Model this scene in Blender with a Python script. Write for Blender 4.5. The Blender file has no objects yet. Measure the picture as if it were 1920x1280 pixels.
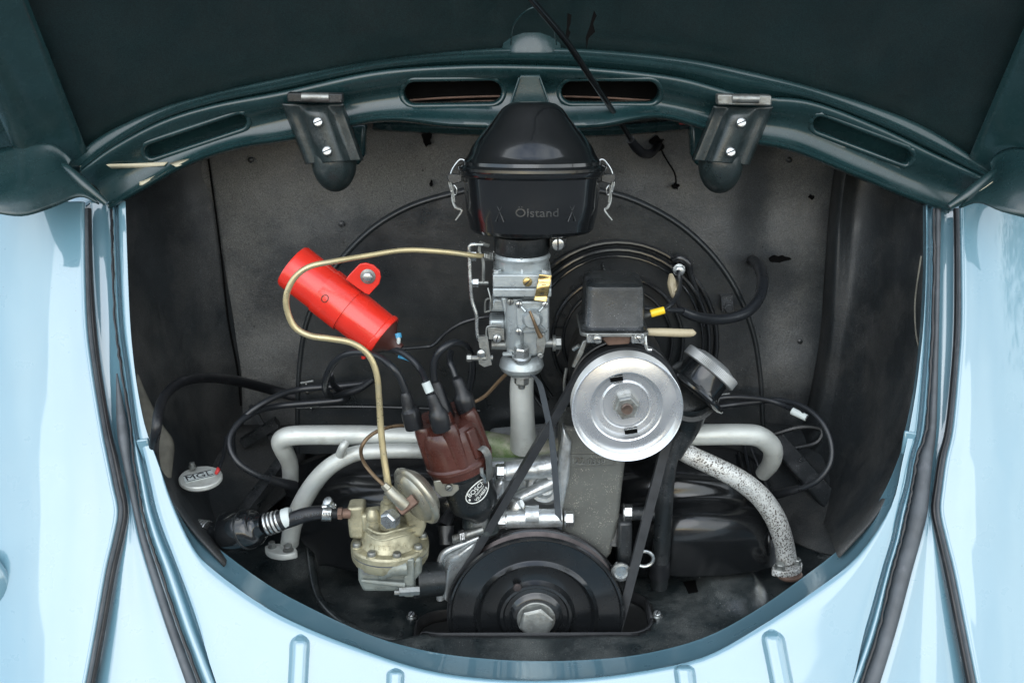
import bpy, math, random
from mathutils import Vector, Matrix, noise
random.seed(7)
sc = bpy.context.scene
COL = sc.collection
R = math.radians

# ------------------------------------------------------------------ camera
PITCH = 18.0
FPX = 2136.0
CAM = Vector((0, -1.046, 0.34))
cam_d = bpy.data.cameras.new('camera'); cam = bpy.data.objects.new('camera', cam_d); COL.objects.link(cam)
cam.location = CAM; cam.rotation_euler = (R(90 - PITCH), 0, 0)
cam_d.sensor_width = 36; cam_d.lens = 36 * FPX / 1920; cam_d.clip_start = 0.02; cam_d.clip_end = 500
cam_d.dof.use_dof = True; cam_d.dof.focus_distance = 1.13; cam_d.dof.aperture_fstop = 9.0
sc.camera = cam
# ------------------------------------------------------------------ light
SUN_EL, SUN_ROT = 32.0, 192.0
w = bpy.data.worlds.new('World'); sc.world = w; w.use_nodes = True
nt = w.node_tree; nt.nodes.clear()
sky = nt.nodes.new('ShaderNodeTexSky'); sky.sky_type = 'NISHITA'; sky.sun_disc = False
sky.sun_elevation = R(SUN_EL); sky.sun_rotation = R(SUN_ROT); sky.dust_density = 0.4; sky.air_density = 1.0; sky.ozone_density = 1.0
bg = nt.nodes.new('ShaderNodeBackground'); bg.inputs['Strength'].default_value = 0.15
out = nt.nodes.new('ShaderNodeOutputWorld')
# broken bright cloud over the blue
tcw = nt.nodes.new('ShaderNodeTexCoord'); nz = nt.nodes.new('ShaderNodeTexNoise'); nz.inputs['Scale'].default_value = 1.5; nz.inputs['Detail'].default_value = 8; nz.inputs['Roughness'].default_value = .6
mrw = nt.nodes.new('ShaderNodeMapRange'); mrw.inputs[1].default_value = .30; mrw.inputs[2].default_value = .62
sepw = nt.nodes.new('ShaderNodeSeparateXYZ'); upw = nt.nodes.new('ShaderNodeMapRange'); upw.inputs[1].default_value = -.02; upw.inputs[2].default_value = .04
mulw = nt.nodes.new('ShaderNodeMath'); mulw.operation = 'MULTIPLY'
mxw = nt.nodes.new('ShaderNodeMix'); mxw.data_type = 'RGBA'; mxw.inputs[7].default_value = (9.0, 9.6, 9.9, 1)
nt.links.new(tcw.outputs['Generated'], nz.inputs['Vector']); nt.links.new(nz.outputs['Fac'], mrw.inputs[0])
nt.links.new(tcw.outputs['Generated'], sepw.inputs[0]); nt.links.new(sepw.outputs[2], upw.inputs[0])
nt.links.new(mrw.outputs[0], mulw.inputs[0]); nt.links.new(upw.outputs[0], mulw.inputs[1])
nt.links.new(mulw.outputs[0], mxw.inputs['Factor']); nt.links.new(sky.outputs[0], mxw.inputs[6])
nt.links.new(mxw.outputs[2], bg.inputs[0]); nt.links.new(bg.outputs[0], out.inputs[0])
sd = bpy.data.lights.new('sun', 'SUN'); sd.energy = 0.5; sd.angle = R(50); sd.color = (1.0, 1.0, 0.99)
sun = bpy.data.objects.new('sun', sd); COL.objects.link(sun)
az = R(SUN_ROT); el = R(SUN_EL)
sdir = Vector((math.sin(az) * math.cos(el), math.cos(az) * math.cos(el), math.sin(el)))
sun.location = sdir * 5
sun.rotation_euler = sdir.to_track_quat('Z', 'Y').to_euler()
sc.view_settings.view_transform = 'Standard'; sc.view_settings.look = 'None'
sc.view_settings.exposure = 0.85; sc.view_settings.gamma = 1.0

# ------------------------------------------------------------------ projection helpers
p = R(PITCH)
FW = Vector((0, math.cos(p), -math.sin(p))); UP = Vector((0, math.sin(p), math.cos(p))); RT = Vector((1, 0, 0))
def ray(px, py): return FW + RT * ((px - 960) / FPX) + UP * ((640 - py) / FPX)
def P(px, py, Y):
    d = ray(px, py); return CAM + d * ((Y - CAM.y) / d.y)
def PZ(px, py, Z):
    d = ray(px, py); return CAM + d * ((Z - CAM.z) / d.z)
def K(px, py, Y): return (Y - CAM.y) / ray(px, py).y / FPX          # metres per pixel there
SN = Vector((0, -.857, .515)).normalized(); SA = Vector((0, -.10, -.291))
def PS(px, py, off=0.0):                                            # a point of the sloping body skin
    d = ray(px, py); return CAM + d * (((SA + SN * off) - CAM).dot(SN) / d.dot(SN))
def CV(x, y, z): return (RT * x + UP * y - FW * z).normalized()     # right, up, towards the viewer
def lerp(a, b, t): return a + (b - a) * t
def sstep(a, b, x):
    t = max(0, min(1, (x - a) / (b - a))); return t * t * (3 - 2 * t)
def interp(tab, x):
    if x <= tab[0][0]: return tab[0][1]
    for (a, va), (b, vb) in zip(tab, tab[1:]):
        if x <= b: return lerp(va, vb, (x - a) / (b - a))
    return tab[-1][1]
def crom(pts, n):
    """Catmull-Rom through tuples/Vectors, n steps a span."""
    pts = [Vector(q) for q in pts]; o = []
    for i in range(len(pts) - 1):
        p0 = pts[i - 1] if i else pts[0] * 2 - pts[1]; p1 = pts[i]; p2 = pts[i + 1]
        p3 = pts[i + 2] if i + 2 < len(pts) else pts[-1] * 2 - pts[-2]
        for k in range(n):
            t = k / n
            o.append(0.5 * ((2 * p1) + (p2 - p0) * t + (2 * p0 - 5 * p1 + 4 * p2 - p3) * t * t + (3 * p1 - p0 - 3 * p2 + p3) * t ** 3))
    o.append(pts[-1]); return o

# ------------------------------------------------------------------ materials
def pm(name, col, rough=.5, metal=0., coat=0., var=.15, vs=18., bump=.15, bs=260., speck=None, dirt=None, rv=.12, spec=.5, bigb=0., bigs=9., coatr=.06, coatior=1.5, grain=0.):
    m = bpy.data.materials.new(name); m.use_nodes = True; t = m.node_tree; n = t.nodes; L = t.links
    b = n['Principled BSDF']; tc = n.new('ShaderNodeTexCoord')
    def noi(s, d=4, r=.55):
        q = n.new('ShaderNodeTexNoise'); q.inputs['Scale'].default_value = s; q.inputs['Detail'].default_value = d; q.inputs['Roughness'].default_value = r
        L.new(tc.outputs['Object'], q.inputs['Vector']); return q.outputs['Fac']
    def mr(s, a, bb, c, d):
        q = n.new('ShaderNodeMapRange'); q.inputs[1].default_value = a; q.inputs[2].default_value = bb; q.inputs[3].default_value = c; q.inputs[4].default_value = d
        L.new(s, q.inputs[0]); return q.outputs[0]
    def mix(f, a, bb):
        q = n.new('ShaderNodeMix'); q.data_type = 'RGBA'; L.new(f, q.inputs['Factor'])
        for k, v in ((6, a), (7, bb)):
            if isinstance(v, tuple): q.inputs[k].default_value = (*v[:3], 1)
            else: L.new(v, q.inputs[k])
        return q.outputs[2]
    big = noi(vs)
    c = mix(mr(big, .3, .7, 0, 1), tuple(x * (1 - var) for x in col), tuple(min(1, x * (1 + var)) for x in col))
    ro = mr(noi(vs * 2.3), .3, .7, max(.02, rough - rv), min(1, rough + rv))
    if dirt:
        dc, amt, ds = dirt
        f = mr(noi(ds, 7, .68), .62 - amt * .35, .74 - amt * .2, 0, min(1, .35 + amt))
        c = mix(f, c, dc)
        q = n.new('ShaderNodeMath'); q.operation = 'MAXIMUM'; L.new(ro, q.inputs[0]); L.new(mr(f, 0, 1, 0, .75), q.inputs[1]); ro = q.outputs[0]
    if speck:
        for (sc_, amt, scale) in (speck if isinstance(speck, list) else [speck]):
            v = n.new('ShaderNodeTexVoronoi'); v.inputs['Scale'].default_value = scale; L.new(tc.outputs['Object'], v.inputs['Vector'])
            f = mr(v.outputs['Distance'], amt * .6, amt, 1, 0)
            g = n.new('ShaderNodeMath'); g.operation = 'MULTIPLY'; L.new(f, g.inputs[0]); L.new(mr(noi(scale * .13, 2), *((.38, .50) if amt > .38 else (.45, .6)), 0, 1), g.inputs[1])
            c = mix(g.outputs[0], c, sc_)
    if grain:
        q = n.new('ShaderNodeHueSaturation'); L.new(c, q.inputs['Color']); L.new(mr(noi(950, 2, .7), .32, .68, 1 - grain, 1 + grain * 1.6), q.inputs['Value']); c = q.outputs[0]
    L.new(c, b.inputs['Base Color']); L.new(ro, b.inputs['Roughness'])
    b.inputs['Metallic'].default_value = metal; b.inputs['Coat Weight'].default_value = coat; b.inputs['Coat Roughness'].default_value = coatr; b.inputs['Coat IOR'].default_value = coatior
    b.inputs['Specular IOR Level'].default_value = spec
    prev = None
    if bump or bigb:
        for (st, s_, dist) in ((bump, bs, .0006), (bigb, bigs, .006)):
            if not st: continue
            q = n.new('ShaderNodeBump'); q.inputs['Strength'].default_value = st; q.inputs['Distance'].default_value = dist
            L.new(noi(s_, 3), q.inputs['Height'])
            if prev: L.new(prev, q.inputs['Normal'])
            prev = q.outputs[0]
        L.new(prev, b.inputs['Normal'])
    return m
DUST = (.20, .20, .19)
M = {}
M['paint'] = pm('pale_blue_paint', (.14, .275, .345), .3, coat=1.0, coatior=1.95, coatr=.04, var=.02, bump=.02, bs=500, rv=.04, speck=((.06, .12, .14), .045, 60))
M['paint_shaded'] = pm('lid_shaded_paint', (.011, .034, .037), .27, coat=.35, var=.12, vs=25, bump=.12, bs=700, rv=.06, coatr=.15, speck=((.10, .17, .19), .2, 900))  # body paint darkened: the shade under the lid is in the base colour
M['lid_panel'] = pm('lid_panel_shaded', (.005, .0135, .0145), .42, var=.2, vs=12, bump=.05, bs=900, bigb=.12, bigs=5, speck=((.015, .035, .038), .2, 1400), grain=.55)  # lid underside, darker still, with its shade put into the colour
M['chip'] = pm('cream_primer', (.55, .50, .36), .6, bump=.3)
M['rubber'] = pm('grey_rubber', (.07, .08, .09), .5, var=.25, vs=40, bump=.3, bs=150, dirt=((.12, .13, .15), .15, 90))
M['belt'] = pm('belt_rubber', (.028, .030, .033), .5, var=.25, vs=60, bump=.3, bs=200)
M['pulley_gloss'] = pm('pulley_gloss_black', (.008, .009, .010), .24, coat=.6, coatr=.13, bump=.04, speck=((.10, .10, .10), .06, 420))
M['black_rubber'] = pm('black_rubber', (.010, .011, .013), .38, var=.2, bump=.2, dirt=((.06, .06, .065), .15, 60))
M['cable'] = pm('black_cable', (.014, .016, .019), .32, var=.2, bump=.15, bs=400, rv=.08)
M['tar'] = pm('tar_board', (.015, .018, .020), .5, var=.35, vs=9, bump=.6, bs=420, bigb=.5, bigs=11, dirt=((.048, .048, .046), .5, 7), speck=((.16, .16, .16), .13, 500), grain=.55)
M['tar_grey'] = pm('firewall_board', (.038, .041, .043), .45, var=.30, vs=7, bump=.7, bs=420, bigb=.6, bigs=9, dirt=((.105, .105, .098), .5, 6), speck=[((.24, .24, .23), .10, 420), ((.006, .006, .006), .10, 60)], spec=.5, grain=.55)
M['fibre'] = pm('worn_fibre', (.12, .115, .095), .85, var=.35, vs=60, bump=.9, bs=200)
M['gloss'] = pm('gloss_black', (.009, .010, .011), .20, coat=.3, var=.2, bump=.08, bs=300, rv=.06, dirt=((.03, .032, .035), .12, 30), speck=((.13, .13, .13), .08, 450))
M['gloss_clean'] = pm('gloss_black_clean', (.006, .007, .008), .17, coat=.5, coatr=.07, var=.1, bump=.05, bs=350, rv=.05, grain=.55)
M['satin'] = pm('satin_black', (.010, .012, .013), .34, var=.25, vs=30, bump=.25, bs=420, dirt=((.05, .052, .055), .3, 25), speck=((.20, .20, .20), .15, 380), grain=.55)
M['shroud'] = pm('shroud_black', (.009, .011, .012), .36, var=.3, vs=10, bump=.25, bs=380, bigb=.25, bigs=14, dirt=((.022, .023, .024), .4, 8), speck=((.2, .2, .2), .09, 300), grain=.55)
M['tin'] = pm('engine_tin_black', (.015, .021, .023), .34, var=.3, vs=14, bump=.4, bs=400, dirt=((.07, .075, .072), .5, 14), coat=.15, coatr=.2, speck=[((.20, .21, .20), .16, 520), ((.16, .15, .13), .14, 260)], grain=.55)
M['silver_paint'] = pm('silver_paint', (.50, .51, .50), .38, metal=.55, var=.08, bump=.12, bs=350, rv=.06)
M['silver_dull'] = pm('dull_zinc', (.30, .31, .31), .42, metal=.6, var=.15, bump=.2)
M['pulley_face'] = pm('pulley_silver', (.70, .72, .74), .27, metal=.85, var=.05, bump=.06, bs=300, rv=.05, coat=.2, coatr=.2)
M['manifold'] = pm('manifold_silver', (.54, .56, .53), .45, metal=.35, var=.12, vs=30, bump=.4, bs=320, dirt=((.22, .20, .15), .18, 22))
M['manifold_spot'] = pm('manifold_speckled', (.60, .61, .59), .5, metal=.3, var=.12, vs=30, bump=.5, bs=320, speck=[((.05, .045, .04), .40, 620), ((.07, .055, .045), .46, 400)], dirt=((.36, .33, .27), .2, 30))
M['manifold_green'] = pm('manifold_stained', (.40, .38, .31), .5, metal=.3, var=.2, bump=.5, bs=300, dirt=((.10, .17, .05), .6, 18))
M['alu'] = pm('cast_aluminium', (.58, .61, .62), .36, metal=.75, var=.2, vs=26, bump=.45, bs=260, bigb=.15, bigs=60, dirt=((.12, .11, .09), .35, 28))
M['carb'] = pm('carburettor_zinc', (.40, .44, .45), .36, metal=.55, var=.16, vs=30, bump=.4, bs=300, dirt=((.12, .12, .10), .25, 40))
M['ped'] = pm('sand_cast_grey', (.125, .13, .12), .6, metal=.25, var=.15, vs=30, bump=.9, bs=520, speck=((.42, .40, .34), .3, 600), dirt=((.11, .105, .09), .3, 16))
M['steel'] = pm('bright_steel', (.50, .52, .52), .28, metal=.9, var=.15, vs=60, bump=.2, bs=500, dirt=((.16, .14, .10), .2, 90))
M['dull_steel'] = pm('dull_steel', (.26, .27, .26), .42, metal=.8, var=.25, vs=60, bump=.4, bs=400, dirt=((.10, .08, .06), .3, 70))
M['shaft'] = pm('worn_shaft', (.16, .12, .10), .35, metal=.8, var=.3, vs=60, bump=.3)
M['rust'] = pm('rusty_steel', (.16, .10, .075), .6, metal=.4, var=.3, vs=60, bump=.6, bs=300)
M['brass'] = pm('brass_pipe', (.56, .47, .27), .36, metal=.6, var=.12, vs=40, bump=.15, bs=300, dirt=((.40, .37, .28), .3, 26))
M['brass_bright'] = pm('bright_brass', (.62, .46, .20), .24, metal=.95, var=.12, vs=60, bump=.3, bs=150)
M['copper'] = pm('copper_pipe', (.22, .15, .09), .35, metal=.7, var=.3, vs=40, bump=.2)
M['pump'] = pm('pump_zinc_gold', (.42, .39, .27), .42, metal=.5, var=.2, vs=34, bump=.6, bs=260, dirt=((.12, .11, .07), .45, 44))
M['pump_low'] = pm('pump_grey', (.22, .24, .22), .45, metal=.4, var=.2, vs=34, bump=.6, bs=260, dirt=((.10, .10, .07), .3, 34))
M['can'] = pm('vacuum_can_zinc', (.42, .41, .35), .32, metal=.7, var=.15, vs=30, bump=.15, bs=300, dirt=((.25, .22, .15), .3, 24))
M['red'] = pm('red_paint', (.70, .028, .015), .24, coat=.5, var=.10, vs=20, bump=.12, bs=300, rv=.07, dirt=((.45, .03, .015), .2, 18), coatr=.2)
M['bakelite'] = pm('brown_bakelite', (.060, .019, .014), .30, coat=.2, var=.25, vs=24, bump=.15, bs=300, speck=((.20, .12, .10), .16, 500), coatr=.2)
M['bakelite_dark'] = pm('brown_bakelite_dull', (.055, .018, .014), .45, var=.25, bump=.2)
M['tan'] = pm('tan_sleeve', (.42, .36, .24), .5, var=.12, bump=.15, dirt=((.28, .22, .13), .3, 40))
M['yellow'] = pm('yellow_plastic', (.85, .55, .02), .4, var=.1, bump=.1)
M['blue'] = pm('blue_plastic', (.05, .28, .48), .4, bump=.1)
M['white'] = pm('white_plastic', (.50, .55, .54), .5, bump=.2)
M['cream'] = pm('white_lettering', (.72, .74, .70), .5, bump=.1)
M['redtag'] = pm('red_tape', (.45, .03, .03), .5, bump=.2)
M['ink'] = pm('black_ink', (.012, .013, .016), .5, bump=.1)
M['leaf'] = pm('leaf_green', (.05, .10, .035), .5, var=.4, bump=0)
M['hinge_paint'] = pm('hinge_dark_paint', (.014, .022, .023), .36, coat=.2, var=.2, bump=.25, dirt=((.05, .055, .055), .3, 60), coatr=.2, grain=.55)
M['gen_body'] = pm('generator_grey', (.075, .072, .066), .42, metal=.5, var=.3, vs=30, bump=.4, dirt=((.03, .028, .025), .4, 40))
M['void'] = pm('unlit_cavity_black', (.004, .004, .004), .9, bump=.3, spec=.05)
M['brownrim'] = pm('pulley_worn_rim', (.055, .045, .045), .35, metal=.5, var=.3, vs=40, bump=.2)
M['tar_strip'] = pm('bonded_strip', (.020, .021, .023), .5, bump=.4)

# ------------------------------------------------------------------ mesh builder
class MB:
    def __init__(s): s.v = []; s.f = []; s.m = []; s.mi = 0
    def add(s, vs, fs):
        o = len(s.v); s.v += [Vector(q) for q in vs]; s.f += [tuple(i + o for i in f) for f in fs]; s.m += [s.mi] * len(fs); return s
    def ring_skin(s, rings, closed=True, cap0=True, cap1=True):
        n = len(rings[0]); vs = [q for r in rings for q in r]; fs = []
        for i in range(len(rings) - 1):
            for k in range(n if closed else n - 1):
                a = i * n + k; b = i * n + (k + 1) % n; fs.append((a, b, b + n, a + n))
        if closed and cap0: fs.append(tuple(range(n - 1, -1, -1)))
        if closed and cap1: fs.append(tuple((len(rings) - 1) * n + k for k in range(n)))
        return s.add(vs, fs)
    def lathe(s, o, ax, prof, seg=40, cap=True, squash=None, twist=0.):
        """prof: (height along ax, radius) in metres."""
        ax = Vector(ax).normalized(); u = ax.orthogonal().normalized()
        if abs(ax.z) < .95: u = ax.cross(Vector((0, 0, 1))).normalized()
        v = ax.cross(u); rings = []
        for h, r in prof:
            r = max(r, 1e-6)
            rings.append([o + ax * h + (u * math.cos(2 * math.pi * k / seg + twist) + v * math.sin(2 * math.pi * k / seg + twist)) * r for k in range(seg)])
        return s.ring_skin(rings, True, cap, cap)
    def tubew(s, pts, rad, seg=12, sub=6, flat=None, cap=True):
        """pts world; rad one or per point."""
        n = len(pts); rr = rad if isinstance(rad, (list, tuple)) else [rad] * n
        q = crom([tuple(a) + (b,) for a, b in zip([(*x,) for x in pts], rr)] if False else [(x[0], x[1], x[2], r) for x, r in zip(pts, rr)], sub) if sub > 1 else [Vector((x[0], x[1], x[2], r)) for x, r in zip(pts, rr)]
        c = [Vector(a[:3]) for a in q]; r = [a[3] for a in q]
        up = None; rings = []
        for i, a in enumerate(c):
            t = (c[min(i + 1, len(c) - 1)] - c[max(i - 1, 0)]).normalized()
            if up is None: up = t.orthogonal().normalized() if flat is None else (flat - t * flat.dot(t)).normalized()
            up = (up - t * up.dot(t)).normalized(); sd_ = t.cross(up)
            rings.append([a + (up * math.cos(2 * math.pi * k / seg) + sd_ * math.sin(2 * math.pi * k / seg)) * r[i] for k in range(seg)])
        return s.ring_skin(rings, True, cap, cap)
    def tube(s, pts, rpx, seg=12, sub=6):
        n = len(pts); rr = rpx if isinstance(rpx, (list, tuple)) else [rpx] * n
        return s.tubew([P(*a) for a in pts], [b * K(*a) for a, b in zip(pts, rr)], seg, sub)
    def band(s, pts, wv, th, sub=6):
        """flat strip through world pts; wv half-width vector, th thickness vector"""
        c = crom(pts, sub) if sub > 1 else [Vector(q) for q in pts]
        return s.ring_skin([[a + wv + th, a - wv + th, a - wv - th, a + wv - th] for a in c])
    def prism(s, poly, Y, depth, taper=1.0):
        a = [P(x, y, Y) for x, y in poly]; c = sum(a, Vector()) / len(a)
        b = [c + (q - c) / taper + Vector((0, depth, 0)) for q in a]
        n = len(a)
        sg = sum(a[i].x * a[(i + 1) % n].z - a[(i + 1) % n].x * a[i].z for i in range(n))
        if sg > 0: a.reverse(); b.reverse()
        return s.ring_skin([b, a])
    def box(s, c, half, rot=None):
        hx, hy, hz = half; r = rot or Matrix.Identity(3)
        vs = [c + r @ Vector((x * hx, y * hy, z * hz)) for x in (-1, 1) for y in (-1, 1) for z in (-1, 1)]
        return s.add(vs, [(0, 1, 3, 2), (4, 6, 7, 5), (0, 4, 5, 1), (2, 3, 7, 6), (0, 2, 6, 4), (1, 5, 7, 3)])
    def hexn(s, o, ax, r, h, washer=0., tw=0.):
        ax = Vector(ax).normalized()
        if washer: s.lathe(o, ax, [(0, washer), (h * .12, washer), (h * .16, washer * .95)], 24); o = o + ax * h * .15
        s.lathe(o, ax, [(0, r * .98), (0, r), (h * .82, r), (h * .97, r * .86), (h, r * .80)], 6, twist=tw)
        return s
    def slotted(s, o, ax, r, h, ang=.5):
        ax = Vector(ax).normalized()
        s.lathe(o, ax, [(0, r), (h * .6, r), (h * .9, r * .88), (h, r * .7)], 20)
        u = ax.cross(Vector((0, 0, 1))).normalized(); v = ax.cross(u); d = u * math.cos(ang) + v * math.sin(ang); e = ax.cross(d)
        k = s.mi; s.mi = 1
        rot = Matrix((d, e, ax)).transposed(); s.box(o + ax * h * .86, (r * .86, r * .13, h * .17), rot); s.mi = k
        return s
    def sphere(s, o, r, seg=20, sq=(1, 1, 1)):
        rings = []
        for i in range(1, 12):
            a = math.pi * i / 12
            rings.append([o + Vector((sq[0] * r * math.sin(a) * math.cos(2 * math.pi * k / seg), sq[1] * r * math.sin(a) * math.sin(2 * math.pi * k / seg), -sq[2] * r * math.cos(a))) for k in range(seg)])
        return s.ring_skin(rings)
    def grid(s, rows, nu=6, nv=6, flip=False):
        """rows of world points -> smooth surface"""
        a = [crom(r, nu) if nu > 1 else [Vector(q) for q in r] for r in rows]
        cols = [[r[i] for r in a] for i in range(len(a[0]))]
        cols = [crom(c, nv) if nv > 1 else c for c in cols]
        n = len(cols[0]); vs = [q for c in cols for q in c]; fs = []
        for i in range(len(cols) - 1):
            for k in range(n - 1):
                f = (i * n + k, (i + 1) * n + k, (i + 1) * n + k + 1, i * n + k + 1)
                fs.append(f[::-1] if flip else f)
        return s.add(vs, fs)
    def build(s, name, mats, parent=None, sharp=32, solid=0., bevel=0., soff=-1, segs=2, fixn=False, sub=0):
        if not isinstance(mats, (list, tuple)): mats = [mats]
        root = parent
        while root is not None and root.parent: root = root.parent
        L0 = root.location if root is not None and root.type == 'EMPTY' else Vector()
        if root is not None and root.type != 'EMPTY': L0 = root.location
        me = bpy.data.meshes.new(name)
        if root is None: L0 = sum(s.v, Vector()) / len(s.v); L0.z = min(q.z for q in s.v)
        me.from_pydata([q - L0 for q in s.v], [], s.f)
        for m in mats: me.materials.append(M[m])
        me.polygons.foreach_set('material_index', s.m)
        if fixn:
            import bmesh
            bm = bmesh.new(); bm.from_mesh(me); bmesh.ops.recalc_face_normals(bm, faces=bm.faces); bm.to_mesh(me); bm.free()
        me.shade_smooth(); me.set_sharp_from_angle(angle=R(sharp)); me.update()
        o = bpy.data.objects.new(name, me); COL.objects.link(o)
        if parent is not None: o.parent = parent
        else: o.location = L0
        if bevel:
            q = o.modifiers.new('bevel', 'BEVEL'); q.width = bevel; q.segments = segs; q.limit_method = 'ANGLE'; q.angle_limit = R(35); q.harden_normals = False
        if sub:
            q = o.modifiers.new('sub', 'SUBSURF'); q.levels = sub; q.render_levels = sub
        if solid:
            q = o.modifiers.new('solid', 'SOLIDIFY'); q.thickness = solid; q.offset = soff
        return o
def thing(name, label, cat, loc, group=None):
    o = bpy.data.objects.new(name, None); COL.objects.link(o); o.location = loc; o.empty_display_size = .02
    o['label'] = label; o['category'] = cat
    if group: o['group'] = group
    return o
def tag(o, label, cat, group=None):
    o['label'] = label; o['category'] = cat
    if group: o['group'] = group
    return o
def text_mb(mb, txt, size, place, depth=.0004, font_off=0.):
    """place(x, y, z) -> world; x,y in the text plane in metres, centred"""
    cu = bpy.data.curves.new('t', 'FONT'); cu.body = txt; cu.size = size; cu.extrude = depth / 2; cu.align_x = 'CENTER'; cu.align_y = 'CENTER'; cu.offset = font_off
    cu.resolution_u = 3
    ob = bpy.data.objects.new('t', cu); COL.objects.link(ob)
    dg = bpy.context.evaluated_depsgraph_get(); me = bpy.data.meshes.new_from_object(ob.evaluated_get(dg))
    mb.add([place(q.co.x, q.co.y, q.co.z + depth / 2) for q in me.vertices], [tuple(pl.vertices) for pl in me.polygons])
    bpy.data.objects.remove(ob); bpy.data.curves.remove(cu); bpy.data.meshes.remove(me)
YN = Vector((0, -1, 0)); ZU = Vector((0, 0, 1)); XR = Vector((1, 0, 0))

# ================================================================== GROUND
M['asphalt'] = pm('asphalt', (.075, .08, .085), .85, var=.3, vs=3, bump=.6, bs=90)
mb = MB(); mb.grid([[Vector((x, y, -.92)) for x in (-30, -8, 0, 8, 30)] for y in (-30, -8, 0, 8, 30)], 2, 2); g_ = mb.build('ground', 'asphalt'); g_['kind'] = 'structure'
# ================================================================== CAR BODY
body = thing('car_rear_bodywork', 'pale blue painted rear body of a car around the open engine bay', 'car', (0, 0, -.6))
YS = (380, 392, 500, 610, 700, 804, 860, 910, 958, 1010, 1070, 1180, 1310)
LF = (157, 157, 158, 162, 173, 190, 201, 211, 220, 211, 197, 178, 154)
LB = (170, 170, 173, 181, 191, 208, 223, 233, 241, 232, 218, 198, 173)
LS = (197, 198, 203, 208, 210, 215, 226, 237, 248, 260, 277, 312, 358)
LT = (207, 208, 211, 215, 228, 245, 248, 256, 264, 277, 297, 334, 382)
LD = (216, 216, 220, 226, 238, 252, 266, 277, 288, 306, 331, 370, 422)
RF = (1801, 1801, 1803, 1803, 1797, 1787, 1775, 1768, 1764, 1775, 1790, 1812, 1838)
RB = (1790, 1790, 1791, 1790, 1785, 1774, 1760, 1752, 1746, 1757, 1770, 1792, 1818)
RS = (1766, 1766, 1764, 1762, 1760, 1757, 1751, 1746, 1741, 1728, 1711, 1681, 1640)
RTT = (1752, 1752, 1752, 1750, 1745, 1738, 1720, 1712, 1703, 1692, 1675, 1650, 1608)
RD = (1746, 1746, 1745, 1741, 1735, 1725, 1711, 1702, 1688, 1677, 1659, 1628, 1582)
for side, (Fx, Bx, Sx, Tx, Dx) in ((-1, (LF, LB, LS, LT, LD)), (1, (RF, RB, RS, RTT, RD))):
    # fender
    def foff(x, k=1.):
        d = (246 - x) if side < 0 else (x - 1742)
        return .034 * (1 - math.exp(-max(d, -5) / 120)) + .003 - .00009 * max(0, d) - (d / 900) ** 2 * .10
    mb = MB(); rows = []
    for i, y in enumerate(YS):
        r = [PS(Fx[i] - side * 1, y, foff(Fx[i]) - .016), PS(Fx[i] - side * .5, y, foff(Fx[i]) - .005)]
        for d in (1.5, 5, 12, 40, 90, 170, 300, 520, 800):
            r.append(PS(Fx[i] + side * d, y, foff(Fx[i] + side * d) + .004 * math.sin(i / 12 * 3.1)))
        rows.append(r)
    mb.grid(rows, 6, 5, flip=(side < 0)); f = mb.build('fender', 'paint', body, sharp=60, solid=.0015, fixn=False)
    if side > 0: f['label'] = 'right fender reflecting sky and trees'
    # fender beading: dark groove with a thin piping
    mb = MB()
    mb.tubew([PS(lerp(Fx[i], Bx[i], .25), y, foff(Fx[i]) - .003) for i, y in enumerate(YS) if i], .0028, 10, 5)
    mb.build('fender_beading', 'rubber', body)
    mb = MB(); mb.tubew([PS(lerp(Fx[i], Bx[i], .62), y, foff(Fx[i]) - .009) for i, y in enumerate(YS) if i], .0037, 10, 5); mb.build('fender_gasket', 'black_rubber', body)
    # channel from the beading to the opening lip
    mb = MB(); rows = []
    for i, y in enumerate(YS):
        ch = -.013 if y < 900 else lerp(-.013, -.003, sstep(900, 1000, y))
        pts = [(Bx[i] - side * -1 * 0 , -.012), (lerp(Bx[i], Sx[i], .15), ch), (lerp(Bx[i], Sx[i], .6), ch - .001), (Sx[i], ch - .001), (Tx[i], -.010), (lerp(Tx[i], Dx[i], .35), .001),
               (lerp(Tx[i], Dx[i], .75), .001), (Dx[i], -.009), (Dx[i] - side * 3, -.009), (Dx[i] - side * 7, .0)]
        rows.append([PS(a, y, o) for a, o in pts])
    mb.grid(rows, 4, 5, flip=(side < 0)); mb.build('rain_channel', 'paint', body, sharp=50, solid=.0012)
    # rubber weatherstrip
    mb = MB(); a = [PS(lerp(Sx[i], Tx[i], .5), y, -.001) for i, y in enumerate(YS)]
    rr = [abs(Tx[i] - Sx[i]) * .42 * K(Sx[i], YS[i], 0) for i in range(len(YS))]
    if side < 0: a = a[4:]; rr = [q * .85 for q in rr[4:]]; rr[0] *= .25
    if side > 0: a = a[1:]; rr = rr[1:]
    mb.tubew(a, rr, 14, 5); mb.build('weatherstrip', 'rubber', body)
    mb = MB(); a = [PS(Tx[i] + (Dx[i] - Tx[i]) * .12, y, .004) for i, y in enumerate(YS) if i]
    pts = crom(a, 8); pts = [q + Vector((random.uniform(-.0006, .0006), 0, 0)) for q in pts]
    mb.tubew(pts[:], [.0011 + .0007 * random.random() for _ in pts], 6, 1); mb.build('seal_adhesive', 'black_rubber', body)
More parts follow.
